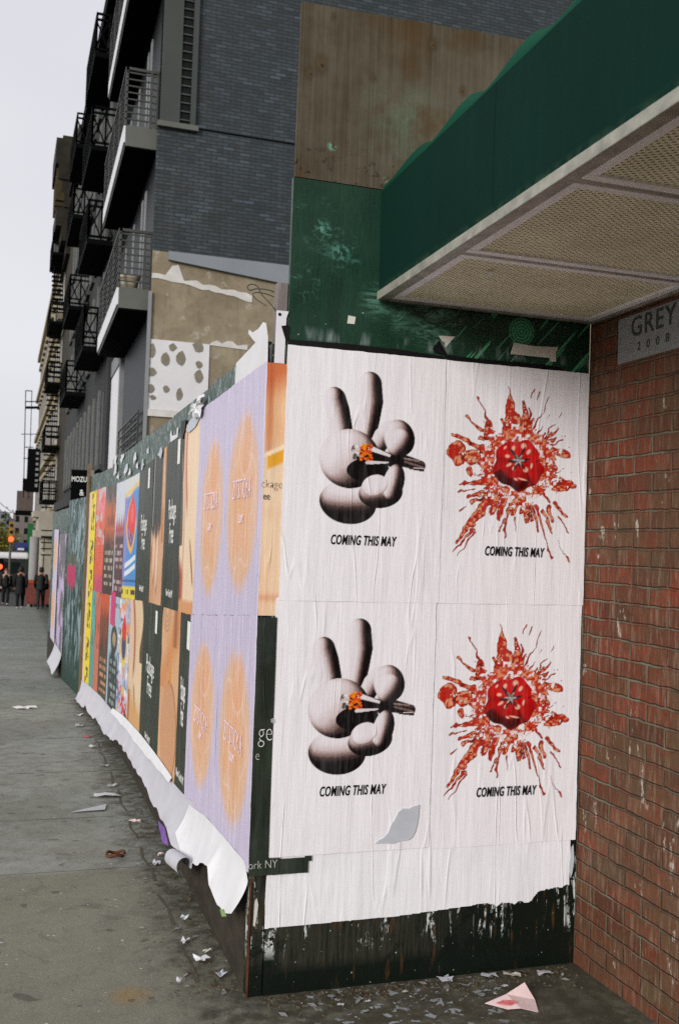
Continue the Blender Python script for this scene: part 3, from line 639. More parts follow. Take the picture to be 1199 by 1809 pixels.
    star = 30 + 62 * np.abs(np.cos(an * 3 + .25)) ** 9 + 30 * np.abs(np.sin(an * 2.5 + 1)) ** 12
    img = over(img, sst(star + 4, star - 6, rs) * body, lin((64, 30, 26)))
    star2 = 20 + 30 * np.abs(np.cos(an * 3 - .2)) ** 5
    nn = vnoise(zx / 7, zy / 7, 3)[..., None]
    img = over(img, sst(star2 + 3, star2 - 3, rs), lin((40, 36, 34)) * (1 - nn) + lin((206, 200, 196)) * nn)
    return img
FW_, FH_ = .616, .915
def front_pos(x0, z0, layer): return lambda s, t, o: (x0 + s, FY - layer - o, z0 + t)
p1 = sheet('film_poster', front_pos(.868, 1.39, .010), paint_hand, FW_, FH_, 240, 356, M['poster'], (.868, FY, 1.39), seed=1,
           label='white poster with cartoon balloon hand, upper of the two beside the orange poster edge', group='white film posters on the hoarding panel')
p2 = sheet('film_poster', front_pos(1.482, 1.39, .008), paint_tomato, FW_, FH_, 240, 356, M['poster'], (1.482, FY, 1.39), seed=2,
           label='white poster with splattered red tomato, upper one nearest the date stone', group='white film posters on the hoarding panel')
def letters(p, x, z, rot):
    text_mesh('COMING THIS MAY', .0495, M['ink'], 'lettering', p, (x, FY - .0128, z), shear=.22, bold=.0010, sx=.545, space=1.08, rot=rot)
letters(p1, 1.176, 1.612, 0.0); letters(p2, 1.789, 1.590, 0.0)
def copyposter(src, dx, dz, dy, label):
    c = src.copy(); COL.objects.link(c); c.location = src.location + Vector((dx, dy, dz)); c["label"] = label
    for ch in src.children: d = ch.copy(); COL.objects.link(d); d.parent = c
    return c
copyposter(p1, -.008, -.905, .0015, 'white poster with cartoon balloon hand, lower one beside the black paper edge')
copyposter(p2, -.004, -.912, .002, 'white poster with splattered red tomato, lower one above the blank white paper')
# grey paste smear on the lower poster
g = G(); out_ = [(1.262, .512), (1.275, .522), (1.296, .532), (1.312, .548), (1.322, .575), (1.338, .598), (1.35, .622), (1.368, .634), (1.39, .632), (1.408, .64), (1.432, .645), (1.430, .61), (1.426, .575), (1.420, .55), (1.408, .527), (1.392, .518), (1.36, .516), (1.33, .508), (1.30, .512)]
g.prism([(x, FY - .0126, z) for x, z in out_], (0, .0006, 0)); tag(g.build('paste_smear', M['patch']), 'blue grey paste smear on the lower balloon hand poster', 'smear')
# blank white sheet underneath, its lower right edge torn
def blank(x, y): return np.ones(x.shape + (3,)) * lin((237, 236, 239)) * (.96 + .1 * fbm(x * 9, y * 9, 3, 3))[..., None]
def blankmask(x, y):
    low = .0 + np.interp(x, [0, .5, .84, .90, .97, 1.04, 1.08, 1.215], [0, .005, .022, .012, .018, .014, .05, .07]) + (fbm(x * 40, x * 0, 4, 3) - .5) * .018 * (x > .8)
    return y > low
sheet('blank_paper', front_pos(.862, .235, .004), blank, 1.212, .33, 330, 130, M['poster'], (.862, FY, .235), seed=7, label='blank white paper sheet with torn lower edge under the film posters', cat='paper', mask=blankmask)
# orange poster and black poster folded at the corner
def paint_orange(x, y):
    n = fbm(x * 18, y * 3, 8, 4); v = y / .91
    c = np.ones(x.shape + (3,)) * lin((240, 212, 178))
    c = over(c, sst(.55, .75, v) * (.6 + .4 * n), lin((232, 168, 110)))
    c = over(c, sst(.86, 1.0, v + (.08 - x) * .9 * (v > .7)) * .9, lin((206, 104, 54)))
    c = over(c, np.exp(-((v - .80) / .06) ** 2) * sst(.03, .1, x) * .8, lin((248, 222, 190)))
    c = over(c, np.exp(-((x - .018) / .012) ** 2) * (v > .62) * .6, lin((186, 92, 54)))
    yy = .60 + (x - .03) * .55; c = over(c, sst(.035, .02, np.abs(v - yy - .02 * n)) * (x > .015), lin((232, 168, 40)))
    c = over(c, sst(.012, .006, np.abs(v - yy - .04)) , lin((250, 226, 190)))
    c = over(c, sst(.42, .05, v) * .6 * n, lin((240, 180, 140)))
    c = over(c, np.exp(-((v - .07) / .015) ** 2) * .5, lin((214, 130, 84)))
    c = over(c, np.exp(-((v - .40) / .03) ** 2) * .35 * n, lin((226, 140, 100)))
    return c
po = sheet('wrapped_poster', front_pos(.797, 1.335, .0045), paint_orange, .36, .90, 70, 130, M['gloss'], (.797, FY, 1.335), seed=12, label='pale orange poster strip showing at the corner beside the upper balloon hand', cat='poster')
text_mesh('ckage', .044, M['tealink'], 'lettering', po, (.829, FY - .0075, 1.802), sx=.80, bold=-.0012)
text_mesh('ee', .038, M['tealink'], 'lettering', po, (.811, FY - .0075, 1.758), sx=.70)
def paint_black(x, y):
    n = fbm(x * 14, y * 5, 9, 4)[..., None]; return lin((22, 30, 24)) * (1 - n) + lin((52, 62, 50)) * n
def bmask(x, y): return (x < .072) | ((y < .060 + .004 * np.sin(x * 30)) & (x < .228 - (y < .04) * .012))
pb = sheet('wrapped_poster', front_pos(.795, .425, .0115), paint_black, .24, .905, 80, 200, M['blackp'], (.795, FY, .425), seed=13, ripple=.002, label='black poster strip folded round the hoarding corner beside the lower balloon hand', cat='poster', mask=bmask)
text_mesh('ge', .098, M['wink'], 'lettering', pb, (.838, FY - .0150, .925), sx=.62, bold=-.0022); text_mesh('®', .022, M['wink'], 'lettering', pb, (.862, FY - .0150, .965), sx=.8)
text_mesh('e', .05, M['wink'], 'lettering', pb, (.812, FY - .0150, .845), sx=.7, bold=-.0012)
text_mesh('ork NY', .042, M['wink'], 'lettering', pb, (.846, FY - .0150, .463), sx=.82, bold=-.0011)
# ---------------------------------------------------------------- posters on the street side
def zbot(Y): return float(np.interp(Y, [3.43, 4.95, 6.8, 8.45, 10.15, 11.6], [.43, .31, .21, .10, .00, -.05]))
def zmid(Y): return float(np.interp(Y, [3.43, 5, 6.8, 8.5, 10, 11.6], [1.335, 1.215, 1.16, 1.08, 1.03, 1.0]))
def ztop(Y): return float(np.interp(Y, [3.43, 4.9, 6.2, 7.6, 8.8, 10.2, 11.6], [2.245, 2.235, 2.15, 2.08, 2.07, 2.08, 2.07]))
def side_sheet(name, Yn, Yf, row, paint, mat, label, layer=.005, group=None, nx=56, ny=130, seed=0, ripple=.0016, z0=None, z1=None, mask=None, cat='poster'):
    fb = zbot if row == 0 else zmid; ft = zmid if row == 0 else ztop
    if z0 is not None: fb = z0
    if z1 is not None: ft = z1
    W = Yf - Yn
    def pos(s, t, o):
        Y = Yf - s; k = t; b = fb(Y); return (SX(Y) - layer - o, Y, b + (ft(Y) - b) * k)
    return sheet(name, pos, lambda x, y: paint(x / W, y), W, 1.0, nx, ny, mat, (SX(Yn), Yn, fb(Yn)), ripple=ripple, seed=seed, edge=.004, label=label, group=group, mask=mask, cat=cat)
def side_text(o, body, size, Y, z, mat, layer=.0085, sx=1.0, **k):
    d = Vector((SX(Y + .1) - SX(Y - .1), .2, 0)).normalized()
    return text_mesh(body, size, mat, 'lettering', o, (SX(Y) - layer, Y, z), tuple(-d), (0, 0, 1), (-d.y, d.x, 0), sx=sx, **k)
def P_lilac(seed, cx, ov):
    def f(u, v):
        n = fbm(u * 16, v * 3, seed, 4); c = np.ones(u.shape + (3,)) * lin((189, 180, 202)); c = over(c, .35 * n, lin((208, 196, 222)))
        d = np.hypot((u - cx) / ov[0], (v - ov[2]) / ov[1]); up = np.clip((v - ov[2]) / ov[1], 0, 1.4)
        al = sst(1.09, .80, d + .25 * (fbm(u * 30, v * 4, seed + 2, 3) - .5) * (v > ov[2]) + .05 * (fbm(u * 40, v * 30, seed + 9, 2) - .5))
        c = over(c, al * (.82 - .35 * sst(.5, 1.1, up) * (1 - n)), lin((222, 168, 100)))
        # inner contour bumps
        wob = d + .10 * np.sin(np.arctan2(v - ov[2], u - cx) * 5 + seed); c = over(c, .35 * np.exp(-((wob - .72) / .018) ** 2), lin((244, 214, 196)))
        c = over(c, .3 * al * sst(.62, .56, wob), lin((226, 150, 84)))
        k = np.hypot((u - cx - .06) / .16, (v - ov[2] - ov[1] * .62) / .13); c = over(c, .45 * sst(1, .9, k) * al, lin((222, 150, 84))); c = over(c, .3 * np.exp(-((k - 1) / .06) ** 2) * al, lin((244, 218, 200)))
        c = over(c, .5 * np.exp(-((u - .99) / .012) ** 2), lin((232, 222, 238)))
        return c
    return f
GL = 'lilac posters on the street hoarding'
for (Yn, Yf, row, cx, ov, lab, sd_) in ((3.44, 4.14, 1, .50, (.42, .38, .47), 'lilac poster with blurred orange oval, upper one at the hoarding corner', 3),
                                       (4.13, 4.86, 1, .55, (.38, .37, .45), 'lilac poster with blurred orange oval, upper one beside the pale skin poster', 4),
                                       (3.44, 4.15, 0, .52, (.42, .38, .48), 'lilac poster with blurred orange oval, lower one at the corner above the torn flap', 5),
                                       (4.13, 4.90, 0, .52, (.38, .37, .50), 'lilac poster with blurred orange oval, lower one beside the narrow black poster', 6)):
    o = side_sheet('lilac_poster', Yn, Yf, row, P_lilac(sd_, cx, ov), M['purple'], lab, layer=.007 + .0012 * (Yn < 4), group=GL, seed=sd_, nx=70, ny=150, ripple=.003)
    Yc = Yf - (Yf - Yn) * cx; zc = (zbot(Yc) + zmid(Yc)) / 2 if row == 0 else (zmid(Yc) + ztop(Yc)) / 2
    side_text(o, 'ZITSTICKA', .115, Yc, zc + (.02 if row else -.02), M['lilacink'],   .0138, sx=.62, bold=-.002); side_text(o, '.COM', .05, Yc, zc - .095, M['lilacink'],   .0138, sx=.7)
def P_black(seed, sheen=.5):
    def f(u, v):
        n = fbm(u * 12, v * 2.5, seed, 4); m_ = vnoise(u * 26, v * 1.2, seed + 3)
        c = np.ones(u.shape + (3,)) * lin((26, 34, 22)); c = over(c, n * sheen, lin((62, 70, 46))); c = over(c, .35 * sst(.72, .95, m_), lin((92, 98, 84)))
        return over(c, sst(.012, .006, np.abs(u - .5)) * 0, lin((200, 200, 190)))
    return f
def skin(u, v, seed, a=(228, 196, 156), b=(196, 140, 92)):
    n = fbm(u * 3, v * 4, seed, 4); return np.ones(u.shape + (3,)) * lin(a) * (1 - n[..., None]) + lin(b) * n[..., None]
def P_pale(u, v):
    c = np.ones(u.shape + (3,)) * lin((236, 210, 176)); n = fbm(u * 4, v * 6, 5, 4)
    e = .10 + .16 * np.sin(v * 5.2 + .4) * sst(.2, 1, v) + .12
    c = over(c, np.exp(-((u - e - .12) / .05) ** 2) * sst(.45, .6, v), lin((186, 84, 52)))
    c = over(c, np.exp(-((u - e) / .03) ** 2) * .6, lin((150, 70, 40)))
    c = over(c, sst(e - .06, e - .1, u) * (v > .35), lin((36, 40, 28)))
    c = over(c, np.exp(-((u - .62 - (.33 - v) * .9) / .035) ** 2) * sst(.12, .17, v) * sst(.40, .34, v), lin((120, 58, 24)))
    c = over(c, sst(.28, .18, v + (u - .2) * .3) * sst(.35, .15, u), lin((166, 70, 40)))
    c = over(c, sst(.08, .05, v), lin((214, 150, 96))); return over(c, .2 * n, lin((206, 160, 116)))
def P_hand(u, v):
    c = skin(u, v, 15, (222, 180, 140), (190, 132, 92))
    c = over(c, sst(.50, .56, v + .10 * np.sin(u * 4)) * sst(.78, .68, u), lin((34, 40, 26)))
    c = over(c, np.exp(-((u - .14) / .02) ** 2) * (v > .52), lin((176, 170, 150)))
    c = over(c, sst(.08, .04, np.abs(u - .86 - .05 * np.sin(v * 9))) * (v > .4), lin((186, 120, 40)))
    c = over(c, np.exp(-((u - .84) / .03) ** 2) * (v > .62) * fbm(u * 20, v * 30, 3, 3), lin((246, 220, 190)))
    for (a, b, w_, l) in ((.30, .33, .10, .17), (.52, .30, .09, .20)):
        d = np.hypot((u - a) / w_, (v - b) / l); c = over(c, .7 * sst(1.2, .5, d), lin((240, 208, 176))); c = over(c, .8 * np.exp(-((d - 1.1) / .12) ** 2) * (u > a), lin((146, 74, 34)))
    c = over(c, sst(.05, .03, np.hypot((u - .12), (v - .33) * .6)), lin((150, 80, 30)))
    return over(c, np.exp(-((u - .94) / .03) ** 2) * (v < .3), lin((120, 74, 44)))
def P_oval(u, v):
    c = skin(u, v, 21, (226, 184, 140), (206, 150, 104))
    d = np.hypot((u - .52) / .40, (v - .26) / .30); c = over(c, sst(1.03, .97, d), lin((204, 150, 108))); c = over(c, np.exp(-((d - 1) / .035) ** 2) * (u > .45), lin((146, 84, 44)))
    c = over(c, np.exp(-((v - .62 - (u - .3) * .55) / .16) ** 2) * (v > .5) * .8, lin((206, 132, 74)))
    for k in range(4): c = over(c, .6 * np.exp(-((np.hypot(u - .28, (v - 1.0) * 1.5) - .08 - k * .045) / .010) ** 2), lin((150, 90, 56)))
    c = over(c, np.exp(-((u - .72) / .10) ** 2) * (v > .78), lin((160, 96, 50)))
    c = over(c, sst(1, .8, np.hypot((u - .55) / .07, (v - .60) / .06)), lin((206, 150, 50)))
    c = over(c, sst(.05, .02, u - .03 * np.sin(v * 20)) * (v > .45), lin((44, 44, 30))); return c
def P_beige(u, v):
    c = skin(u, v, 31, (230, 206, 172), (218, 186, 146)); e = .42 - 1.3 * (v - .62) ** 2
    c = over(c, np.exp(-((u - e) / .07) ** 2) * sst(.35, .5, v), lin((166, 84, 38)))
    c = over(c, sst(e - .05, e - .12, u) * (v > .5), lin((222, 190, 160)))
    c = over(c, sst(.80, .88, u + .08 * np.sin(v * 13)) * (v > .55), lin((84, 66, 42)))
    c = over(c, np.exp(-((u - .45 - (.36 - v) * .7) / .035) ** 2) * sst(.12, .2, v) * sst(.38, .33, v), lin((110, 60, 26)))
    c = over(c, sst(.26, .10, v + (u - 1) * .12) * .8, lin((206, 150, 76)))
    return over(c, np.exp(-((u - .12) / .05) ** 2) * (v < .3), lin((150, 66, 34)))
def blocks(u, v, nx, ny, seed, pal, a=1.0):
    i = np.floor(u * nx).astype(int); j = np.floor(v * ny).astype(int); h = hashn(i, j, seed); P = np.array([lin(p) for p in pal]); return P[(h * len(pal)).astype(int) % len(pal)]
def P_blue(u, v):
    c = np.ones(u.shape + (3,)) * lin((70, 140, 200)); c = over(c, sst(.30, .1, u) * .8, lin((150, 130, 190)))
    c = over(c, sst(.86, .9, v + .04 * np.sin(u * 6)), lin((206, 210, 204))); c = over(c, np.exp(-((v - .86 - .06 * u) / .02) ** 2), lin((232, 190, 90)))
    d = np.abs(u - .52) / .38 + np.abs(v - .60) / .24; d = np.hypot((u - .52) / .40, (v - .60) / .25) * .7 + d * .3
    c = over(c, sst(1, .94, d), lin((236, 170, 50))); c = over(c, sst(.78, .72, d), lin((120, 90, 140))); c = over(c, sst(.62, .55, d) * .8, blocks(u, v, 9, 26, 4, ((40, 40, 80), (180, 120, 150), (90, 70, 120), (60, 50, 70))))
    f = np.hypot((u - .55) / (.30 * sst(.92, .66, v) + .02), (v - .70) / .18); c = over(c, sst(1, .9, f), lin((226, 44, 40))); c = over(c, sst(.5, .4, f), lin((236, 90, 80)))
    for k, yy in enumerate((.30, .23)):
        w_ = np.abs(v - yy - (u - .5) * .09); c = over(c, sst(.024, .018, w_) * sst(.12, .16, u) * sst(.92, .88, u), lin((220, 228, 232)))
    c = over(c, sst(.11, .09, v), lin((226, 206, 60))); t = (np.abs(v - .055) < .022) & (vnoise(u * 16, v * 3, 5) > .45); c = over(c, t.astype(float), lin((60, 50, 60)))
    return over(c, np.exp(-((v - .145) / .008) ** 2), lin((30, 60, 110)))
def P_show(top, mid, low, seed, txt=(196, 186, 160), lines=(.1, .17, .24, .31, .38)):
    def f(u, v):
        n = fbm(u * 6, v * 9, seed, 4); c = np.ones(u.shape + (3,)) * lin(low); c = over(c, sst(.40, .62, v + .15 * (n - .5)), lin(mid)); c = over(c, sst(.72, .9, v + .2 * (n - .5)), lin(top))
        c = over(c, .6 * sst(.5, .75, n) * (v > .45), lin((30, 24, 20)))
        for k, y in enumerate(lines):
            t = (np.abs(v - y) < .016) & (vnoise(u * 22, np.full(u.shape, k * 1.7), seed) > .42) & (np.abs(u - .5) < .38); c = over(c, .75 * t, lin(txt))
        return c
    return f
def P_white(u, v):
    c = np.ones(u.shape + (3,)) * lin((208, 214, 222)); n = fbm(u * 6, v * 10, 4, 4)
    c = over(c, sst(.62, .5, v), lin((70, 34, 30))); c = over(c, sst(.78, .66, v + .1 * np.abs(np.sin(u * 14))) * sst(.5, .58, v), lin((176, 48, 48)))
    for k, y in enumerate((.44, .38, .32, .26, .13, .07)):
        t = (np.abs(v - y) < .017) & (vnoise(u * 20, np.full(u.shape, k * 2.3), 8) > .45) & (np.abs(u - .5) < .38); c = over(c, .8 * t, lin((206, 176, 176)))
    return over(over(c, sst(.1, .05, u), lin((214, 214, 222))), .25 * n, lin((130, 120, 124)))
def P_collage(u, v):
    c = np.ones(u.shape + (3,)) * lin((186, 190, 206)); b = blocks(u + .1 * fbm(u * 5, v * 5, 3, 2), v + .06 * u, 4, 13, 5, ((232, 200, 210), (90, 100, 160), (230, 140, 60), (210, 190, 80), (240, 240, 240), (200, 80, 100), (150, 160, 190), (70, 70, 90)))
    n = vnoise(u * 14, v * 34, 6); c = over(c, sst(.4, .55, n) * .85, b)
    d = np.hypot((u - .5) / .28, (v - .62) / .20); c = over(c, sst(1, .9, d), lin((222, 196, 90))); c = over(c, sst(.7, .6, d), lin((70, 70, 110))); c = over(c, sst(1, .85, np.hypot((u - .5) / (.2 * sst(.95, .7, v) + .01), (v - .76) / .12)), lin((214, 44, 44)))
    return over(c, sst(.22, .18, v) * (n > .5) * (np.abs(u - .6) < .3), lin((206, 60, 70)))
def P_yellow(u, v):
    c = np.ones(u.shape + (3,)) * lin((232, 208, 30)); c = over(c, sst(.26, .2, u), lin((226, 200, 180)))
    t = (np.abs(u - .62) < .22) & (vnoise(u * 9, v * 26, 3) > .52) & (vnoise(u * 0, v * 9, 6) > .3); return over(c, .9 * t, lin((40, 36, 20)))
def P_grey(u, v):
    c = np.ones(u.shape + (3,)) * lin((166, 188, 200)); d = np.hypot((u - .6) / .34, (v - .62) / .13); c = over(c, sst(1.05, .9, d), lin((70, 64, 56))); c = over(c, sst(.6, .4, d), lin((170, 150, 110)))
    c = over(c, sst(.58, .46, v + .05 * np.sin(u * 9)) * sst(.12, .16, u), lin((46, 56, 54)))
    for k, y in enumerate((.42, .35, .28, .21, .14, .07)):
        t = (np.abs(v - y) < .018) & (vnoise(u * 18, np.full(u.shape, k * 1.9), 12) > .45) & (np.abs(u - .55) < .34); c = over(c, .7 * t, lin((160, 176, 170)))
    t = (np.abs(v - .92) < .02) & (vnoise(u * 18, u * 0, 3) > .4); return over(c, .6 * t, lin((60, 70, 80)))
def P_orange(u, v):
    n = fbm(u * 5, v * 8, 44, 4); c = np.ones(u.shape + (3,)) * lin((214, 96, 62)); c = over(c, sst(.6, .85, v) * .8, lin((226, 140, 150)))
    c = over(c, sst(.5, .6, vnoise(u * 5, v * 14, 6)) * (v > .45) * .8, lin((186, 196, 190))); c = over(c, sst(.55, .65, n) * .7, lin((130, 60, 110)) if False else lin((226, 60, 40)))
    return over(c, sst(.2, .1, v) * .6, lin((180, 60, 120)))
GP = 'black lettered posters on the street hoarding'
def pk(Yn, Yf, row, lab, sd_, z1=None, txt=True, ux=.5, big=.17):
    o = side_sheet('black_poster', Yn, Yf, row, P_black(sd_), M['gloss'], lab, seed=sd_, layer=.005, group=GP, z1=z1)
    Yc = Yf - (Yf - Yn) * ux; zb = zbot(Yc) if row == 0 else zmid(Yc); zt = zmid(Yc) if row == 0 else ztop(Yc)
    side_text(o, 'Package', big, Yc, zb + (zt - zb) * .57, M['wink'], .0085, sx=.72 * (Yf - Yn) / .9); side_text(o, 'Free', big, Yc, zb + (zt - zb) * .43, M['wink'], .0085, sx=.72 * (Yf - Yn) / .9)
    side_text(o, 'New York NY', .06, Yc, zb + .085, M['wink'], .0085, sx=.72)
    g = G(); ya = Yf - (Yf - Yn) * .68; g.prism([(SX(ya) - .0076, ya, zt - .17), (SX(ya) - .0076, ya - .09, zt - .17), (SX(ya) - .0076, ya - .09, zt - .03), (SX(ya) - .0076, ya, zt - .03)], (-.0006, 0, 0)); g.build('printed_tag', M['wink'], o)
    return o
side_sheet('skin_poster', 4.80, 5.40, 1, P_pale, M['gloss'], 'pale cream poster with a red brown curved edge, between lilac and black posters', layer=.0035, seed=31, group=GP)
pk(5.36, 6.05, 1, 'black poster lettered Package Free, upper one next to the pale cream poster', 32)
side_sheet('skin_poster', 6.02, 6.72, 1, P_hand, M['gloss'], 'poster of fingers below a dark field, between the two upper black lettered posters', layer=.0035, seed=33, group=GP)
pk(6.68, 7.52, 1, 'black poster lettered Package Free, upper one next to the bright blue poster', 34)
side_sheet('show_poster', 7.54, 8.46, 1, P_blue, M['gloss'], 'bright blue poster with red flame in a yellow ring', layer=.0035, seed=35)
side_sheet('show_poster', 8.44, 9.15, 1, P_white, M['gloss'], 'white topped poster with dark red lower half', layer=.0025, seed=36)
side_sheet('show_poster', 9.15, 10.0, 1, P_show((90, 80, 70), (190, 92, 40), (66, 46, 34), 37), M['gloss'], 'dark brown poster with orange middle, upper row', layer=.0035, seed=37)
side_sheet('show_poster', 9.98, 10.75, 1, P_orange, M['gloss'], 'orange and pink torn poster, upper row beside the yellow strip', layer=.0025, seed=38)
side_sheet('yellow_poster', 10.78, 11.44, 1, P_yellow, M['gloss'], 'narrow yellow poster with black marks, upper one at the timber edge post', layer=.0045, seed=39)
pk(4.88, 5.24, 0, 'narrow black poster lettered Package Free, lower one partly under the lilac poster', 41, big=.17)
side_sheet('skin_poster', 5.20, 5.98, 0, P_oval, M['gloss'], 'skin coloured poster with a large brown oval, lower row', layer=.0035, seed=42, group=GP)
pk(5.95, 6.90, 0, 'black poster lettered Package Free, lower one between two skin coloured posters', 43)
side_sheet('skin_poster', 6.86, 7.78, 0, P_beige, M['gloss'], 'beige poster with a brown crescent, lower row under the blue poster edge', layer=.0035, seed=44, group=GP)
side_sheet('show_poster', 7.78, 8.58, 0, P_collage, M['gloss'], 'pale collage poster of many small coloured patches', layer=.0025, seed=45)
side_sheet('show_poster', 8.56, 9.32, 0, P_grey, M['gloss'], 'grey blue poster with a dark lower half', layer=.0035, seed=46)
side_sheet('show_poster', 9.32, 10.02, 0, P_show((200, 84, 44), (120, 66, 44), (70, 60, 46), 47, (206, 150, 110)), M['gloss'], 'brown poster with rows of orange print, lower row', layer=.0045, seed=47)
side_sheet('show_poster', 10.02, 10.45, 0, P_show((206, 110, 80), (204, 100, 72), (196, 110, 84), 48, (240, 200, 180), ()), M['gloss'], 'plain rust orange poster strip, lower row', layer=.0025, seed=48)
side_sheet('show_poster', 10.43, 10.82, 0, P_show((90, 160, 150), (96, 166, 156), (90, 150, 140), 49, (60, 90, 90), ()), M['gloss'], 'plain teal poster strip beside the yellow poster, lower row', layer=.0035, seed=49)
side_sheet('yellow_poster', 10.80, 11.44, 0, P_yellow, M['gloss'], 'narrow yellow poster with black marks, lower one above the torn white paper', layer=.0045, seed=50)
side_sheet('pink_strip', 8.85, 9.2, 0, lambda u, v: np.ones(u.shape + (3,)) * lin((206, 60, 112)), M['gloss'], 'small magenta paper strip between brown and grey posters', layer=.006, seed=51, nx=12, ny=20, z0=lambda Y: .80, z1=lambda Y: 1.10, cat='paper')
for (a, b, z0_, z1_, l) in ((15.0, 16.0, .9, 1.66, 'lilac poster with blurred orange oval far down the hoarding, upper'), (15.0, 16.0, .0, .9, 'lilac poster with blurred orange oval far down the hoarding, lower')):
    side_sheet('lilac_poster', a, b, 1, P_lilac(61, .4, (.40, .36, .5)), M['purple'], l, layer=.012, group=GL, nx=30, ny=60, z0=lambda Y, q=z0_: q, z1=lambda Y, q=z1_: q)
side_sheet('torn_poster', 13.6, 14.9, 1, lambda u, v: over(np.ones(u.shape + (3,)) * lin((70, 70, 66)), sst(.42, .6, fbm(u * 4, v * 7, 3, 4)), lin((186, 164, 200))), M['purple'], 'torn lilac and dark paper beyond the graffiti board', layer=.004, nx=30, ny=60, z0=lambda Y: -.05, z1=lambda Y: 1.6)
# ---------------------------------------------------------------- scraps on the hoarding's top edge
def scrap(name, outline, thick, mat, label, cat='paper scrap', group=None, origin=None):
    g = G(); g.prism(outline, thick); o = g.build(name, mat, origin=origin or outline[0]); return tag(o, label, cat, group)
def sidepoly(pts, layer): return [(SX(y) - layer, y, z) for y, z in pts]
GS = 'paper scraps left on the hoarding'
# big blank corner sheet with a curled tip
pts = [(3.45, 2.235), (3.46, 2.33), (3.50, 2.392), (3.545, 2.405), (3.62, 2.395), (3.72, 2.40), (3.79, 2.425), (3.80, 2.412), (3.72, 2.375), (3.66, 2.35), (4.02, 2.33), (4.03, 2.225), (3.75, 2.238)]
scrap('corner_paper', sidepoly(pts, .006), (-.0012, 0, 0), M['tornedge'], 'blank white paper with a curled tip above the lilac poster at the corner', 'paper')
g = G(); q = random.Random(8); n = 26; cy, cz = 4.88, 2.245; vs = [(SX(cy) - .03, cy, cz)]
for ring in (.5, 1.0):
    for k in range(n):
        t = 2 * math.pi * k / n; r = ring * q.uniform(.78, 1.08) * (1 + .25 * math.sin(3 * t + 1)); vs.append((SX(cy) - .012 - q.random() * .028, cy + r * .21 * math.cos(t), cz + r * .05 * math.sin(t)))
g.add(vs, [(0, 1 + k, 1 + (k + 1) % n) for k in range(n)] + [(1 + k, 1 + n + k, 1 + n + (k + 1) % n, 1 + (k + 1) % n) for k in range(n)])
tag(g.build('torn_scrap', M['tornedge'], origin=(SX(cy), cy, cz), solid=.001), 'crumpled white scrap at the top edge above the lilac poster', 'paper scrap', GS)
scrap('torn_scrap', sidepoly([(4.86, 2.20), (5.0, 2.235), (5.2, 2.215), (5.3, 2.18), (5.2, 2.155), (5.0, 2.165)], .006), (-.004, 0, 0), M['patch'], 'grey scrap under the crumpled white one', group=GS)
scrap('torn_scrap', sidepoly([(5.30, 2.235), (5.46, 2.245), (5.48, 2.21), (5.40, 2.14), (5.33, 2.18)], .006), (-.006, 0, 0), M['ink'], 'black folded scrap hanging at the hoarding top', group=GS)
scrap('torn_scrap', sidepoly([(5.60, 2.225), (5.65, 2.225), (5.67, 2.19), (5.86, 2.20), (5.89, 2.235), (5.93, 2.215), (5.90, 2.165), (5.62, 2.17)], .006), (-.002, 0, 0), M['tornedge'], 'white torn bracket shaped scrap above the black poster', group=GS)
rr = random.Random(3)
for k in range(12):
    y = 6.2 + rr.random() * 3.6; z = 2.12 + rr.random() * .17; s_ = .02 + rr.random() * .055
    pp = [(y + s_ * math.cos(t) * q_ * 2.2, z + s_ * .8 * math.sin(t) * q_) for t, q_ in [(t, rr.uniform(.25, 1.25)) for t in np.linspace(0, 5.8, 11)]]
    scrap('torn_scrap', sidepoly(pp, .005 + .001 * k), (-.002, 0, 0), M['tornedge' if k % 3 else 'patch'], 'small torn scrap on the green top strip of the street hoarding', group='small torn scraps on the hoarding top strip')
# scraps on the front panel
def frontpoly(pts, layer): return [(x, FY - layer, z) for x, z in pts]
scrap('torn_strip', frontpoly([(.872, 2.300), (.872, 2.325), (1.1, 2.330), (1.3, 2.328), (1.474, 2.318), (1.478, 2.30)], .0035), (0, -.001, 0), M['ink'], 'thin black torn strip along the top of the left film poster', 'paper strip', GS)
scrap('torn_strip', frontpoly([(1.48, 2.296), (1.48, 2.326), (1.62, 2.322), (1.9, 2.325), (1.985, 2.318), (1.99, 2.296)], .0035), (0, -.001, 0), M['ink'], 'thin black torn strip along the top of the tomato poster', 'paper strip', GS)
scrap('tape_piece', frontpoly([(1.752, 2.352), (1.765, 2.398), (1.85, 2.392), (1.958, 2.398), (1.948, 2.375), (1.95, 2.340), (1.925, 2.338), (1.92, 2.352)], .006), (0, -.0015, 0), M['tape'], 'torn strip of masking tape above the tomato poster', 'tape')
scrap('torn_scrap', frontpoly([(1.09, 2.405), (1.093, 2.435), (1.122, 2.432), (1.118, 2.405)], .002), (0, -.001, 0), M['tape'], 'small square white scrap on the green board', group=GS)
scrap('torn_scrap', frontpoly([(1.452, 2.395), (1.52, 2.398), (1.50, 2.375), (1.482, 2.352), (1.478, 2.372), (1.468, 2.375)], .002), (0, -.001, 0), M['tape'], 'ragged white scrap above the joint of the two film posters', group=GS)
scrap('torn_scrap', frontpoly([(1.43, 2.345), (1.455, 2.378), (1.475, 2.35), (1.49, 2.325), (1.44, 2.328)], .0024), (0, -.001, 0), M['ink'], 'ragged black scrap above the joint of the two film posters', group=GS)
scrap('torn_scrap', frontpoly([(2.07, .37), (2.078, .45), (2.086, .46), (2.092, .40), (2.085, .35), (2.078, .33)], .005), (0, -.001, 0), M['patch'], 'thin pale scrap on the dark board beside the brick wall', group=GS)
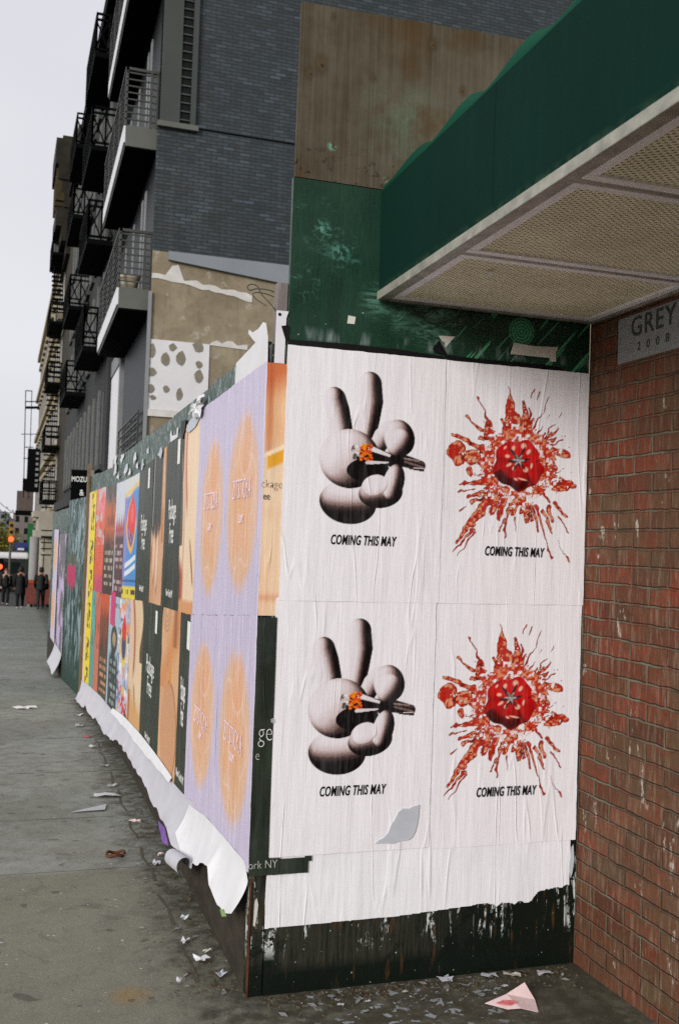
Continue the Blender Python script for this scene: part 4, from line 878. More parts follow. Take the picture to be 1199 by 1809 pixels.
scrap('torn_scrap', frontpoly([(.822, .25), (.824, .33), (.832, .345), (.838, .32), (.834, .28), (.828, .245)], .001), (0, -.001, 0), M['tape'], 'pale flake of paper on the dark corner post', group=GS)
# white plate, timber stub, sticker and wires above the corner
tp = thing('white_plate', (.84, FY, 2.24), 'narrow white metal plate with a bolt hole above the orange poster', 'plate')
g = G().prism([(.822, FY-.006, 2.236), (.858, FY-.006, 2.236), (.860, FY-.006, 2.40), (.868, FY-.006, 2.425), (.824, FY-.006, 2.425)], (0, .004, 0)); g.build('plate', M['metalw'], tp)
G().tube([(.835, FY-.0075, 2.411), (.835, FY-.0055, 2.411)], .006, 10).build('bolt_hole', M['ink'], tp)
scrap('sticker', frontpoly([(.842, 2.37), (.870, 2.376), (.868, 2.318), (.858, 2.325)], .0075), (0, -.0008, 0), M['ink'], 'small torn black sticker on the narrow white plate', 'sticker')
tag(G().box((.826, FY+.004, 2.306), (.866, FY+.05, 2.53)).build('timber_stub', M['greywood'], origin=(.84, FY, 2.3), bevel=.003), 'grey timber stub standing behind the white plate', 'timber')
def curve_pts(c, n=40):
    c = [Vector(p) for p in c]; r = []
    for i in range(len(c) - 1):
        p0, p1_, p2_, p3 = c[max(i-1, 0)], c[i], c[i+1], c[min(i+2, len(c)-1)]
        for k in range(n // len(c)):
            t = k / (n // len(c)); r.append(.5 * ((2*p1_) + (-p0+p2_)*t + (2*p0-5*p1_+4*p2_-p3)*t*t + (-p0+3*p1_-3*p2_+p3)*t**3))
    return r + [c[-1]]
def fp(px, py, Y): return tuple(atY(px, py, Y))
wl = [fp(505, 528, 3.5), fp(480, 514, 3.5), fp(455, 510, 3.52), (fp(442, 513, 3.55)), fp(437, 507, 3.56), fp(444, 502, 3.55), fp(455, 506, 3.53), fp(462, 520, 3.5), fp(478, 537, 3.47), fp(486, 548, 3.44)]
tag(G().tube(curve_pts(wl, 60), .0022, 6).build('wire_loop', M['wire'], smooth=True, origin=wl[0]), 'bent loop of dark wire sticking out above the white plate', 'wire')
wl = [fp(503, 535, 3.52), fp(478, 522, 3.52), fp(458, 517, 3.52), fp(447, 519, 3.52), fp(452, 528, 3.52), fp(470, 540, 3.5)]
tag(G().tube(curve_pts(wl, 50), .0018, 6).build('wire_loop', M['wire'], smooth=True, origin=wl[0]), 'second thinner dark wire inside the bent wire loop', 'wire')
# ---------------------------------------------------------------- paper peeling off along the foot of the posters
def peel(name, Y0, Y1, n, top, drop, outw, mat, label, seed, origin, lip=.0):
    g = G(); nv = 14
    def f(u, v):
        Y = Y0 + (Y1 - Y0) * u; zt = top(Y); jag = (float(fbm(np.array(Y * 3.2), np.array(.3), seed, 2)) - .5) * .10 + (float(vnoise(np.array(Y * 22.), np.array(.7), seed)) - .5) * .012
        d = drop(Y) + jag * v; o = .008 + outw(Y) * v ** 1.6 + .006 * (float(vnoise(np.array(Y * 2.2), np.array(v * 2.), seed + 4)) - .5)* v + lip * max(0, v - .85) * (1 if math.sin(Y * 3) > 0 else .2)
        return (SX(Y) - o, Y, zt - d * v)
    g.grid(f, n, nv); o = g.build(name, mat, smooth=True, origin=origin); return tag(o, label, 'torn paper')
long_ = peel('peeling_paper', 4.52, 11.55, 150, lambda Y: zbot(Y) + .03 + .015 * math.sin(Y * 2), lambda Y: float(np.interp(Y, [4.7, 5.3, 6.7, 8, 10, 11.6], [.19, .18, .17, .17, .17, .22])), lambda Y: float(np.interp(Y, [4.5, 4.75, 5.2, 7, 11, 11.6], [.03, .06, .05, .05, .07, .04])), M['torn'], 'long grey white strip of paper peeling along the foot of the street posters', 5, (.81, 4.72, .3), .1)
g = G(); nv = 10
def edge_f(u, v):
    Y = 6.2 + 2.6 * u; zt = zbot(Y) + .02; d = float(np.interp(Y, [4.7, 5.3, 6.7, 8, 10, 11.6], [.20, .24, .27, .30, .24, .26])); return (SX(Y) - .092 - .004 * v, Y, zt - d + .012 - .02 * v + .03 * math.sin(Y * 7))
g2 = G().grid(lambda u, v: (SX(5.3 + 3.4 * u) - .010 - .018 * v, 5.3 + 3.4 * u, zbot(5.3 + 3.4 * u) + .03 + (.03 - .06 * v) * math.sin(math.pi * min(1, max(0, .02 + .96 * u))) ** .5 - .02 * float(vnoise(np.array(u * 14.), np.array(0.), 3)) * v), 60, 6)
tag(g2.build('folded_paper_edge', M['tornedge'], smooth=True, origin=(.8, 5.3, .3)), 'bright white folded edge lying along the top of the peeling strip', 'torn paper')
# curled roll at the near end of the strip
cyl = []
for k in range(22):
    t = k / 21 * 5.2; r = .028 + .006 * t / 5; cyl.append((t, r))
g = G().grid(lambda u, v: (SX(4.5) - .060 - .030 + (.030 + .008 * v) * math.cos(v * 5.0 - .4) * 1.0, 4.30 + .36 * u, .165 + .02 * (1 - u) + (.034 + .008 * v) * math.sin(v * 5.0 - .4) - .05 * u), 16, 26)
tag(g.build('paper_curl', M['torn'], smooth=True, origin=(.7, 4.5, .1)), 'rolled up curl of paper at the near end of the peeling strip', 'torn paper')
# near flap
def drop2(Y): return float(np.interp(Y, [3.44, 3.5, 3.62, 3.75, 3.86, 3.9, 4.0, 4.2, 4.4, 4.6, 4.75], [.10, .17, .20, .185, .165, .12, .13, .18, .22, .20, .13]))
g = G().grid(lambda u, v: (SX(3.5) - .010 - .055 * v ** 1.5 - .005 * math.sin(u * 7) * v, 3.442 + 1.30 * u, float(np.interp(3.442 + 1.3 * u, [3.44, 3.5, 3.9, 4.3, 4.75], [.40, .45, .425, .395, .33])) - (drop2(3.442 + 1.3 * u) + (float(vnoise(np.array(u * 22.), np.array(.2), 9)) - .5) * .022) * v), 80, 14)
tag(g.build('paper_flap', M['tornedge'], smooth=True, origin=(.8, 3.45, .4)), 'white paper flap hanging loose with a ragged lower edge at the hoarding corner', 'torn paper')
scrap('torn_scrap', [(SX(3.6) - .068, 3.50, .262), (SX(3.6) - .070, 3.57, .236), (SX(3.6) - .068, 3.62, .244), (SX(3.6) - .066, 3.57, .262)], (-.002, 0, 0), flat('green_paper', (120, 150, 96), .7, .2), 'greenish tip of paper at the bottom of the white flap', group=GS)
scrap('torn_scrap', [(SX(4.6) - .09, 4.78, .13), (SX(4.6) - .10, 4.9, .11), (SX(4.6) - .10, 5.1, .16), (SX(4.6) - .09, 4.95, .17)], (-.004, 0, 0), M['purp'], 'purple crumpled scrap at the near end of the peeling strip', group=GS)
peel('peeling_paper', 13.55, 14.95, 30, lambda Y: .02, lambda Y: .26, lambda Y: .10, M['torn'], 'torn white paper at the foot of the far hoarding beyond the graffiti board', 15, (.5, 13.6, 0))
# ---------------------------------------------------------------- awning
aw = thing('awning', (1.2, 1, 2.5), 'dark green cloth awning with white framed mesh panels underneath, fixed to the brick wall', 'awning')
YA, YB = -2.2, 3.418
ny_ = 180
def scal(Y): return .5 + .5 * math.cos(2 * math.pi * (YB - Y) / .40 + 2.6) * (.75 + .25 * math.sin(Y * 3.1)) 
g = G().grid(lambda u, v: (1.206 - .006 * math.sin(v * math.pi) * scal(YA + (YB-YA) * u), YA + (YB-YA) * u, 2.528 + .382 * v), ny_, 8)
g.build('valance', M['fabric'], aw, smooth=True)
def topf(u, v):
    Y = YA + (YB-YA) * u; s_ = scal(Y); a = v * math.pi * .5
    if v < .5: b = v / .5; return (1.206 + .05 * b ** 2, Y, 2.910 + (.040 + .055 * s_) * b)
    b = (v - .5) / .5; return (1.256 + .85 * b, Y, 2.950 + .055 * s_ * (1 - b) + .12 * math.sin(b * 1.5))
G().grid(topf, ny_, 16).build('top_cloth', M['fabtop'], aw, smooth=True)
G().box((1.2, YA, 2.503), (1.245, YB, 2.527)).box((1.198, YA, 2.5), (1.204, YB, 2.532)).build('edge_rail', M['alu'], aw, bevel=.002)
G().box((1.245, YB - .022, 2.5), (2.1, YB, 2.527)).box((2.085, YA, 2.5), (2.103, YB - .022, 2.527)).build('wall_rail', M['alu'], aw, bevel=.002)
G().add([(1.21, YA, 2.62), (2.10, YA, 2.62), (2.10, YB, 2.62), (1.21, YB, 2.62)], [(0, 1, 2, 3)]).build('backing_board', M['screenback'], aw)
divs = [3.394, 2.772, 2.112, 1.452, .79, .13, -.53, -1.19, -1.85]
for d_ in divs[1:]: G().box((1.246, d_ - .012, 2.506), (2.084, d_ + .012, 2.53)).build('cross_rail', M['alu'], aw, bevel=.002)
for i, (b_, a_) in enumerate(zip(divs[:-1], divs[1:])):
    y0, y1 = a_ + (.013), b_ - (.013 if i else 0); x0, x1 = 1.247, 2.083; fwd = .032; z0, z1 = 2.505, 2.522
    fr = G().box((x0, y0, z0), (x1, y0 + fwd, z1)).box((x0, y1 - fwd, z0), (x1, y1, z1)).box((x0, y0 + fwd, z0), (x0 + fwd, y1 - fwd, z1)).box((x1 - fwd, y0 + fwd, z0), (x1, y1 - fwd, z1)).build('panel_frame', M['white_frame'], aw, bevel=.002)
    g = G(); ix0, ix1, iy0, iy1 = x0 + fwd - .004, x1 - fwd + .004, y0 + fwd - .004, y1 - fwd + .004; px_, py_ = .026, .019; sl = py_ / px_ * 1.0
    # expanded metal: two families of slanted strands clipped to the frame
    for sgn in (1, -1):
        k0 = -60
        for k in range(-80, 160):
            c = k * py_; pts_ = []
            # y = iy0 + c + sgn*sl*(x-ix0)
            def yy(x): return iy0 + c + sgn * sl * (x - ix0)
            xa, xb = ix0, ix1
            ya, yb = yy(xa), yy(xb)
            lo, hi = iy0, iy1
            ta, tb = 0.0, 1.0; dy = yb - ya
            t1, t2 = (lo - ya) / dy, (hi - ya) / dy
            if t1 > t2: t1, t2 = t2, t1
            ta = max(ta, t1); tb = min(tb, t2)
            if tb - ta < .002: continue
            p = (xa + (xb - xa) * ta, ya + dy * ta); q = (xa + (xb - xa) * tb, ya + dy * tb); w_ = .0038; ex, ey = .6 * w_, .8 * w_
            z = 2.512 + (.0012 if sgn > 0 else 0)
            g.add([(p[0] - ex, p[1] + ey * sgn, z), (p[0] + ex, p[1] - ey * sgn, z), (q[0] + ex, q[1] - ey * sgn, z + 0), (q[0] - ex, q[1] + ey * sgn, z)], [(0, 1, 2, 3)])
    g.build('mesh_screen', M['screen'], fr, solid=.0012)
tag(G().prism([(1.40, 2.93, 2.4995), (1.412, 2.95, 2.4995), (1.425, 2.945, 2.4995), (1.424, 2.915, 2.4995), (1.415, 2.91, 2.4995), (1.41, 2.925, 2.4995)], (0, 0, -.001)).build('paper_scrap', M['tornedge'], origin=(1.41, 2.93, 2.5)), 'tiny white scrap stuck under the awning mesh', 'paper scrap')
# ---------------------------------------------------------------- litter on the pavement
def litter(name, x, y, r, mat, label, cat='paper scrap', seed=1, group=None, flatn=.35, asp=1.0, rot=0.0, hgt=.02):
    q = random.Random(seed); n = 11; g = G(); vs = [(x, y, gz(y) + .004 + hgt * .5)]
    for k in range(n):
        t = 2 * math.pi * k / n + q.uniform(-.2, .2); rr_ = r * q.uniform(.45, 1.1); a, b = rr_ * math.cos(t) * asp, rr_ * math.sin(t)
        vs.append((x + a * math.cos(rot) - b * math.sin(rot), y + a * math.sin(rot) + b * math.cos(rot), gz(y) + .004 + q.random() * hgt))
    fs = [(0, 1 + k, 1 + (k + 1) % n) for k in range(n)]
    o = g.add(vs, fs).build(name, mat, origin=(x, y, gz(y)), solid=.0012); return tag(o, label, cat, group)
M['dirtyp'] = flat('dirty_white_paper', (176, 176, 172), .85, .25, 45)
GL_ = 'paper litter on the sidewalk'
litter('paper_scrap', .08, 10.77, .085, M['tornedge'], 'white scrap lying farthest out on the grey sidewalk', seed=2, group=GL_, asp=1.4, hgt=.03)
litter('paper_scrap', .58, 6.61, .06, M['tornedge'], 'small white scrap below the peeling strip, upper of two', seed=3, group=GL_, asp=1.6)
g = G().add([(.34, 6.22, gz(6.2)+.006), (.56, 6.38, gz(6.3)+.006), (.54, 6.22, gz(6.2)+.012)], [(0, 1, 2)]); tag(g.build('paper_scrap', M['torn'], origin=(.44, 6.32, gz(6.3)), solid=.001), 'flat triangular white scrap on the sidewalk', 'paper scrap', GL_)
lf = G().tube([(.52 + .045 * math.cos(t), 5.26 + .04 * math.sin(t), gz(5.26) + .012 + .006 * math.sin(3 * t)) for t in np.linspace(0, 5.6, 18)], .008, 6); tag(lf.build('dry_leaf', M['rust'], smooth=True, origin=(.52, 5.26, gz(5.26))), 'curled brown dry leaf on the sidewalk', 'leaf')
lst = [(.70, 5.06, .05, 'torn', 'greyish scrap in the gutter beside the brown leaf'), (.74, 5.2, .035, 'pink', 'pinkish scrap near the purple crumple'), (.72, 4.25, .03, 'patch', 'small bluish scrap half way along the white flap'),
       (.71, 3.78, .062, 'tornedge', 'large crumpled white scrap near the hoarding corner'), (.75, 3.86, .03, 'tape', 'cream scrap next to the large crumpled one'), (.76, 3.63, .035, 'patch', 'blue grey scrap at the foot of the hoarding corner'), (.68, 3.98, .035, 'torn', 'greyish scrap above the large crumpled one'),
       (.60, 3.60, .02, 'torn', 'tiny white scrap out from the hoarding corner'), (.62, 8.4, .06, 'tornedge', 'white scrap at the far gutter'), (.60, 8.9, .05, 'redp', 'reddish scrap at the far gutter'), (.56, 9.5, .07, 'tornedge', 'white scrap at the far gutter beyond the reddish one'),
       (.60, 10.2, .06, 'torn', 'greyish scrap near the foot of the yellow poster'), (.64, 7.6, .05, 'torn', 'greyish scrap under the beige poster'), (.69, 5.89, .05, 'pink', 'pale pink scrap under the skin poster'), (.64, 6.9, .045, 'tornedge', 'white scrap under the black lettered poster')]
for i, (x, y, r, m, l) in enumerate(lst): litter('paper_scrap', x, y, r * .62, M['dirtyp'] if m == 'tornedge' and i > 3 else M[m], l, seed=20 + i, group=GL_, asp=.9 + .06 * i, rot=i * .7)
tri = thing('paper_scrap', (1.69, 3.14, 0), 'large folded white scrap with a red print in the brick corner', 'paper scrap', GL_)
G().add([(1.60, 3.175, .012), (1.69, 3.19, .028), (1.775, 3.215, .050), (1.785, 3.155, .014), (1.755, 3.075, .010), (1.70, 3.10, .018), (1.66, 3.12, .010)], [(0, 6, 1), (6, 5, 1), (5, 4, 3, 1), (1, 3, 2)]).build('sheet', M['pink'], tri, solid=.001)
G().add([(1.632, 3.155, .0185), (1.66, 3.158, .0235), (1.69, 3.146, .0265), (1.705, 3.128, .026), (1.672, 3.128, .0185)], [(0, 4, 1), (4, 2, 1), (4, 3, 2)]).build('red_print', flat('faded_red_print', (206, 110, 112), .7, .3, 40), tri, solid=.001)
for i in range(16):
    q = random.Random(100 + i); x = 1.0 + q.random() * .75; y = 3.2 + q.random() * .2
    litter('paste_flake', x, y, .004 + q.random() * .008, M['flake'] if i % 3 else M['torn'], 'small pale paste flake on the pavement below the dark board', 'flake', 200 + i, 'pale flakes on the corner pavement', asp=1.6, hgt=.004)
for i, (x, y, m) in enumerate(((1.72, 3.38, 'torn'), (1.80, 3.36, 'tape'), (1.55, 3.39, 'patch'), (1.93, 3.35, 'torn'))): litter('paper_scrap', x, y, .022, M[m], ('small white twist of paper at the board foot', 'cream scrap near the brick corner', 'bluish scrap at the foot of the dark board', 'greyish scrap closest to the brick wall')[i], seed=300 + i, group=GL_, asp=1.7)
# gravel and dirt along the foot of the hoarding: nobody could count it
g = G(); q = random.Random(5)
for k in range(2600):
    if q.random() < .72: y = 3.5 + q.random() ** 1.5 * 8; x = SX(y) - .015 - abs(q.gauss(0, .09))
    else: x = .85 + q.random() * 1.2; y = 3.415 - abs(q.gauss(0, .07))
    s_ = .0018 + q.random() ** 3 * .007; z = gz(y)
    g.add([(x - s_, y - s_*.7, z), (x + s_, y - s_*.5, z), (x + s_*.3, y + s_, z), (x, y, z + s_*.9)], [(0, 1, 3), (1, 2, 3), (2, 0, 3)])
tag(g.build('gravel_dirt', flat('grit', (92, 84, 66), .9, .4, 60)), kind='stuff')
g = G()
for k in range(220):
    x = .85 + q.random() * 1.2 if k % 2 else .55 + q.random() * .25; y = 3.41 - abs(q.gauss(0, .05)) if k % 2 else 3.5 + q.random() ** 2 * 4
    a = q.random() * 6.28; l_ = .006 + q.random() * .02; z = gz(y) + .003
    g.add([(x, y, z), (x + l_ * math.cos(a), y + l_ * math.sin(a), z + .003), (x + l_ * math.cos(a) + .002, y + l_ * math.sin(a) + .003, z + .003), (x + .002, y + .003, z)], [(0, 1, 2, 3)])
tag(g.build('leaf_litter', M['rust']), kind='stuff')
g = G(); q = random.Random(77)
for k in range(130):
    if k % 3: y = 3.48 + q.random() ** 1.6 * 8; x = SX(y) - .03 - abs(q.gauss(0, .11))
    else: y = 3.41 - abs(q.gauss(0, .09)); x = .85 + q.random() * 1.2
    a = q.random() * 6.28; l_ = .004 + q.random() ** 2 * .018; z = gz(y) + .003; cx, sx_ = math.cos(a) * l_, math.sin(a) * l_
    g.add([(x - cx, y - sx_, z), (x + sx_ * .5, y - cx * .4, z + .004), (x + cx, y + sx_, z + .002), (x - sx_ * .4, y + cx * .5, z)], [(0, 1, 2, 3)])
tag(g.build('paper_crumbs', flat('dirty_paper_crumb', (140, 140, 138), .85, .25, 40)), kind='stuff')
# broken edge strip of the paving beside the hoarding
g = G()
for k in range(26):
    if k % 7 in (2, 5): continue
    y = 3.6 + k * .2; g.add([(.655 + .012 * math.sin(k * 2.1), y, gz(y) + .002), (.667 + .012 * math.sin(k * 2.1 + .4), y, gz(y) + .002), (.667 + .012 * math.sin(k * 2.1 + 2.5), y + .2, gz(y + .2) + .002), (.655 + .012 * math.sin((k + 1) * 2.1), y + .2, gz(y + .2) + .002)], [(0, 1, 2, 3)])
tag(g.build('pavement_crack', flat('crack_dirt', (84, 78, 64), .9, .3, 20)), kind='structure')

# ---------------------------------------------------------------- the slate brick building across the empty lot
def mat_plaster():
    m = MT('old_beige_plaster', .85, .2); n = m.noise(1.1, d=6, r=.65); k = m.noise(6, d=5, r=.7); v = m.noise(2.4, d=5, r=.7, str=(4, 4, .6))
    c = m.mix(m.step(n, .35, .65), L4(120, 109, 88), L4(148, 137, 115)); c = m.mix(m.math('MULTIPLY', m.step(k, .5, .64), .4), c, L4(108, 98, 80)); c = m.mix(m.math('MULTIPLY', m.step(v, .55, .68), .35), c, L4(98, 88, 70))
    c = m.mix(m.math('MULTIPLY', m.step(m.noise(3, v=m.add(m.p, (3, 3, 3)), d=5, r=.7), .6, .66), .5), c, L4(172, 166, 152)); m.color(c); m.bump(k, .4, .02); return m.m
M['plaster'] = mat_plaster()
M['mortar'] = flat('white_mortar_smear', (196, 192, 186), .8, .12, 6)
M['insul'] = flat('white_insulation_board', (206, 204, 204), .7, .05, 3)
M['daub'] = flat('grey_adhesive_daub', (122, 116, 101), .85, .18, 12)
M['flash'] = flat('grey_metal_flashing', (124, 130, 134), .55, .06, 2, .4)
M['pier'] = flat('grey_concrete_panel', (62, 67, 62), .75, .08, 1.5)
M['dkfac'] = flat('dark_facade_panel', (16, 21, 20), .9, .15, 1.2, .05)
M['dkglass'] = flat('dark_window_glass', (14, 19, 19), .45, .2, 1, .15)
M['skyglass'] = MT('sky_reflecting_glass', .04, .9).m; M['skyglass'].node_tree.nodes['Principled BSDF'].inputs['Base Color'].default_value = (.75, .76, .8, 1); M['skyglass'].node_tree.nodes['Principled BSDF'].inputs['Metallic'].default_value = .85
M['slab'] = flat('grey_balcony_slab', (92, 94, 87), .7, .1, 2); M['slabedge'] = flat('white_and_lit_edge', (212, 212, 214), .5, .04, 2)  # white front edges paint the light they catch; slab ends stay grey
M['rail'] = flat('grey_steel_rail', (70, 72, 66), .5, .15, 8, .5, .4); M['soffit'] = flat('shaded_balcony_soffit', (9, 12, 9), .9, .15, 2, .03)  # near-black soffit colour holds the shade under the balconies
M['black'] = flat('black_painted_iron', (8, 10, 9), .8, .25, 4, .05); M['winframe'] = flat('pale_grey_window_frame', (128, 130, 130), .6, .08, 4)
bb = thing('apartment_building', (2.1, 18.7, -.5), 'slate grey brick apartment building with concrete balconies behind the hoarding', 'building')
G().box((2.13, 18.75, -1.2), (16, 26.9, 19.5)).build('body', M['dkfac'], bb)
G().box((2.10, 18.70, 9.44), (16, 18.748, 19.5)).box((2.06, 18.70, 7.0), (16, 18.748, 9.40)).build('brick_side_wall', M['bluebrick'], bb)
G().box((2.83, 18.705, 9.402), (16, 18.748, 9.438)).build('string_course', M['black'], bb)
G().box((2.07, 18.715, -1.2), (16, 18.748, 6.996)).build('plaster_wall', M['plaster'], bb)
g = G(); rng = random.Random(9)
g.prism([(2.07, 18.712, 6.46), (2.07, 18.712, 6.56)] + [(2.2 + .12 * k, 18.712, 6.53 + rng.random() * .07 + (.22 if k in (2, 3) else 0) - .014 * k) for k in range(16)] + [(2.2 + .12 * k, 18.712, 6.46 + rng.random() * .05 - .018 * k) for k in range(15, -1, -1)], (0, -.012, 0))
g.prism([(3.2, 18.712, 5.30)] + [(3.25 + .1 * k, 18.712, 5.33 + rng.random() * .09) for k in range(8)] + [(3.95, 18.712, 5.27)], (0, -.012, 0)); g.build('mortar_smear', M['mortar'], bb)
G().prism([(2.36, 18.70, 6.99), (2.36, 18.70, 6.83), (4.66, 18.70, 6.62), (9.0, 18.70, 6.22), (9.0, 18.70, 7.0)], (0, -.07, 0)).build('flashing', M['flash'], bb)
ins = G().box((2.09, 18.69, 3.99), (3.21, 18.712, 5.31)).build('insulation_panel', M['insul'], bb)
G().box((2.06, 18.67, 3.86), (3.3, 18.712, 3.985)).build('ledge', M['mortar'], bb)
def daub(px, py, wpx, hpx, kind):
    c = atY(px, py, 18.685); mpp = 18.2 / FPX; w_, h_ = wpx * mpp * .5, hpx * mpp * .5; q = random.Random(int(px * 7 + py)); n = 9
    P_ = []
    for k in range(n):
        t = 2 * math.pi * k / n; r = 1.0 if kind == 0 else (1.15 if k == 2 else .95); r *= q.uniform(.82, 1.08); e = .75 if kind == 0 and k % 2 else 1
        P_.append((c[0] + w_ * r * e * math.cos(t), 18.689, c[2] + h_ * r * math.sin(t)))
    G().prism(P_, (0, -.008, 0)).build('adhesive_daub', M['daub'], ins)
for a in ((269, 618, 14, 30, 0), (305, 613, 16, 15, 0), (292, 635, 17, 26, 1), (320, 634, 20, 27, 1), (269, 657, 16, 18, 0), (266, 686, 15, 18, 0), (294, 687, 13, 14, 0), (317, 697, 14, 26, 1), (350, 613, 22, 22, 0), (352, 644, 14, 14, 0), (351, 666, 18, 24, 1), (270, 702, 12, 10, 0), (262, 640, 8, 10, 0)): daub(*a)
G().box((2.05, 18.60, 9.34), (2.82, 18.69, 9.44)).build('corner_sill', M['slab'], bb)
cp = G().box((2.10, 18.63, 9.443), (2.46, 18.695, 19.4)).build('corner_pier', M['pier'], bb)
lv = G().box((2.462, 18.685, 9.443), (2.66, 18.697, 19.4)).build('louvre_window', M['dkglass'], bb)
g = G()
for k in range(60): g.box((2.464, 18.655, 9.52 + k * .165), (2.658, 18.683, 9.545 + k * .165))
g.build('slat', M['rail'], lv); G().box((2.662, 18.62, 9.443), (2.76, 18.697, 19.4)).build('frame', M['pier'], lv)
G().box((2.02, 18.66, -1.0), (2.085, 18.71, 6.2)).build('downpipe', M['winframe'], bb)
# street front: openings
g = G().box((2.085, 18.85, 9.5), (2.128, 26.5, 12.0)).box((2.085, 18.85, 6.35), (2.128, 26.5, 8.9)).box((2.085, 18.85, 3.1), (2.128, 23.8, 5.85)); g.build('balcony_doors', M['dkglass'], bb)
for z0 in (9.5, 6.35):
    for y in (20.3, 20.9, 22.6, 24.4): G().box((2.06, y, z0), (2.084, y + .22, z0 + 2.3)).build('curtain_strip', M['winframe'], bb)
wf = G().box((2.02, 24.2, 3.2), (2.128, 24.5, 6.2)).box((2.02, 27.0, 3.2), (2.128, 27.4, 6.2)).box((2.02, 24.5, 5.8), (2.128, 27.0, 6.2)).build('window_frame', M['winframe'], bb)
G().box((2.035, 24.55, 3.2), (2.126, 26.95, 5.75)).build('pane', M['slabedge'], wf)  # plain white painted for the sky reflected in the glass
rl = G()
for z in (4.05, 3.85, 3.65, 3.45): rl.box((2.0, 19.6, z - .015), (2.03, 23.8, z + .015))
for y in (19.6, 21, 22.4, 23.8): rl.box((2.0, y - .02, 3.0), (2.035, y + .02, 4.07))
rl.build('lower_railing', M['rail'], bb)
for zt in (9.41, 6.31, 12.52):
    y0, y1, x0 = 19.0, 24.3, 1.50; zb = zt - .40
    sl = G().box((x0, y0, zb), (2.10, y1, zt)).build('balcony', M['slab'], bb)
    G().box((x0 - .03, y0 + .001, zb + .06), (x0 - .002, y1, zt + .01)).build('lit_edge', M['slabedge'], sl)  # bright strip painting the light on the slab front
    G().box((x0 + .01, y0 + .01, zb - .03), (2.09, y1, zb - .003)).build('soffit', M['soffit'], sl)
    g = G()
    for k in range(8): z = zt + .12 + k * .128; g.box((x0, y0, z - .012), (2.08, y0 + .025, z + .012)); g.box((x0 - .02, y0, z - .012), (x0 + .005, y1, z + .012))
    g.box((x0 - .03, y0 - .02, zt + 1.06), (2.10, y0 + .045, zt + 1.11)).box((x0 - .04, y0 - .02, zt + 1.06), (x0 + .02, y1, zt + 1.11))
    for y in np.linspace(y0, y1 - .05, 5): g.box((x0 - .03, y, zt - .02), (x0 + .015, y + .05, zt + 1.06))
    for x in (1.93, 2.05): g.box((x, y0 - .01, zt), (x + .045, y0 + .035, zt + 1.06))
    g.build('railing', M['rail'], sl)
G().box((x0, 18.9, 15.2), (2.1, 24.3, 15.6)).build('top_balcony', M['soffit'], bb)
pot = thing('planter', (1.72, 19.3, 6.31), 'beige plant pot standing on the lower concrete balcony', 'planter')
G().tube([(1.72, 19.3, 6.315), (1.72, 19.3, 6.33), (1.72, 19.3, 6.55), (1.72, 19.3, 6.60)], [.12, .13, .19, .20], 14).build('pot', flat('beige_pot', (170, 160, 136), .7, .1), pot, smooth=True)
G().tube([(1.72, 19.3, 6.575), (1.72, 19.3, 6.612)], [.17, .17], 14).build('soil', M['rust'], pot)

# ---------------------------------------------------------------- further along the street (the row drifts towards the road)
def fx(Y): return 2.1 - .02 * (Y - 19)
def fbox(g, y0, y1, w0, w1, z0, z1):      # w = metres out from the facade
    return g.hexa([(fx(y0)-w1, y0, z0), (fx(y0)-w0, y0, z0), (fx(y1)-w0, y1, z0), (fx(y1)-w1, y1, z0), (fx(y0)-w1, y0, z1), (fx(y0)-w0, y0, z1), (fx(y1)-w0, y1, z1), (fx(y1)-w1, y1, z1)])
M['tene'] = flat('dark_grey_stucco', (46, 48, 46), .8, .2, 1.0); M['tened'] = flat('brown_brick_far', (50, 44, 34), .85, .2, 2)
M['jamb'] = flat('mid_grey_pier', (104, 105, 101), .8, .15, 3)
tb = thing('tenement_building', (fx(27), 27.5, -1), 'dark grey tenement with stacked black iron balconies next to the slate brick building', 'building')
fbox(G(), 27.0, 46, -12, 0, -2.5, 17.2).build('wall', M['tene'], tb)
for zz in (3.2, 6.6, 9.6, 12.3, 15.0):
    for k, y in enumerate(np.arange(27.8, 45.2, 1.75)):
        wn = fbox(G(), y, y + .95, -.05, .008, zz + .35, zz + 2.35).build('window', M['dkglass'], tb)
        fbox(G(), y - .12, y + 1.07, .0, .09, zz + .2, zz + .34).build('sill', M['pier'], wn)
        fbox(G(), y + .96, y + 1.2, .0, .07, zz + .35, zz + 2.5).build('jamb', M['jamb'], wn)
fbox(G(), 27, 46, .0, .35, 2.6, 2.95).build('shop_cornice', M['tene'], tb)
fbox(G(), 27, 46, .0, .3, 16.8, 17.3).build('roof_cornice', M['black'], tb)
def iron_balcony(par, y0, y1, z, wo, lattice=True, h=1.05):
    s_ = fbox(G(), y0, y1, .0, wo, z - .14, z).build('iron_balcony', M['black'], par)
    g = G(); 
    for zz in (z + .08, z + h - .16, z + h): fbox(g, y0, y1, wo - .05, wo, zz - .025, zz + .025); fbox(g, y0, y0 + .06, 0, wo, zz - .025, zz + .025); fbox(g, y1 - .06, y1, 0, wo, zz - .025, zz + .025)
    for y in np.linspace(y0, y1 - .05, 14): fbox(g, y, y + .045, wo - .05, wo, z, z + h)
    for k in range(2):
        wa, wb = wo * k / 2, wo * (k + 1) / 2
        fbox(g, y0, y0 + .05, wb - .05, wb, z, z + h)
        g.bar((fx(y0) - wa, y0 + .02, z + .1), (fx(y0) - wb, y0 + .02, z + h - .18), .035); g.bar((fx(y0) - wb, y0 + .02, z + .1), (fx(y0) - wa, y0 + .02, z + h - .18), .035)
    g.build('railing', M['black'], s_); return s_
for z in (14.65, 12.1, 9.55, 6.65): iron_balcony(tb, 27.2, 30.6, z, .68)
for z in (15.0, 12.55, 9.4, 6.45): iron_balcony(tb, 34.8, 38.4, z, .68)
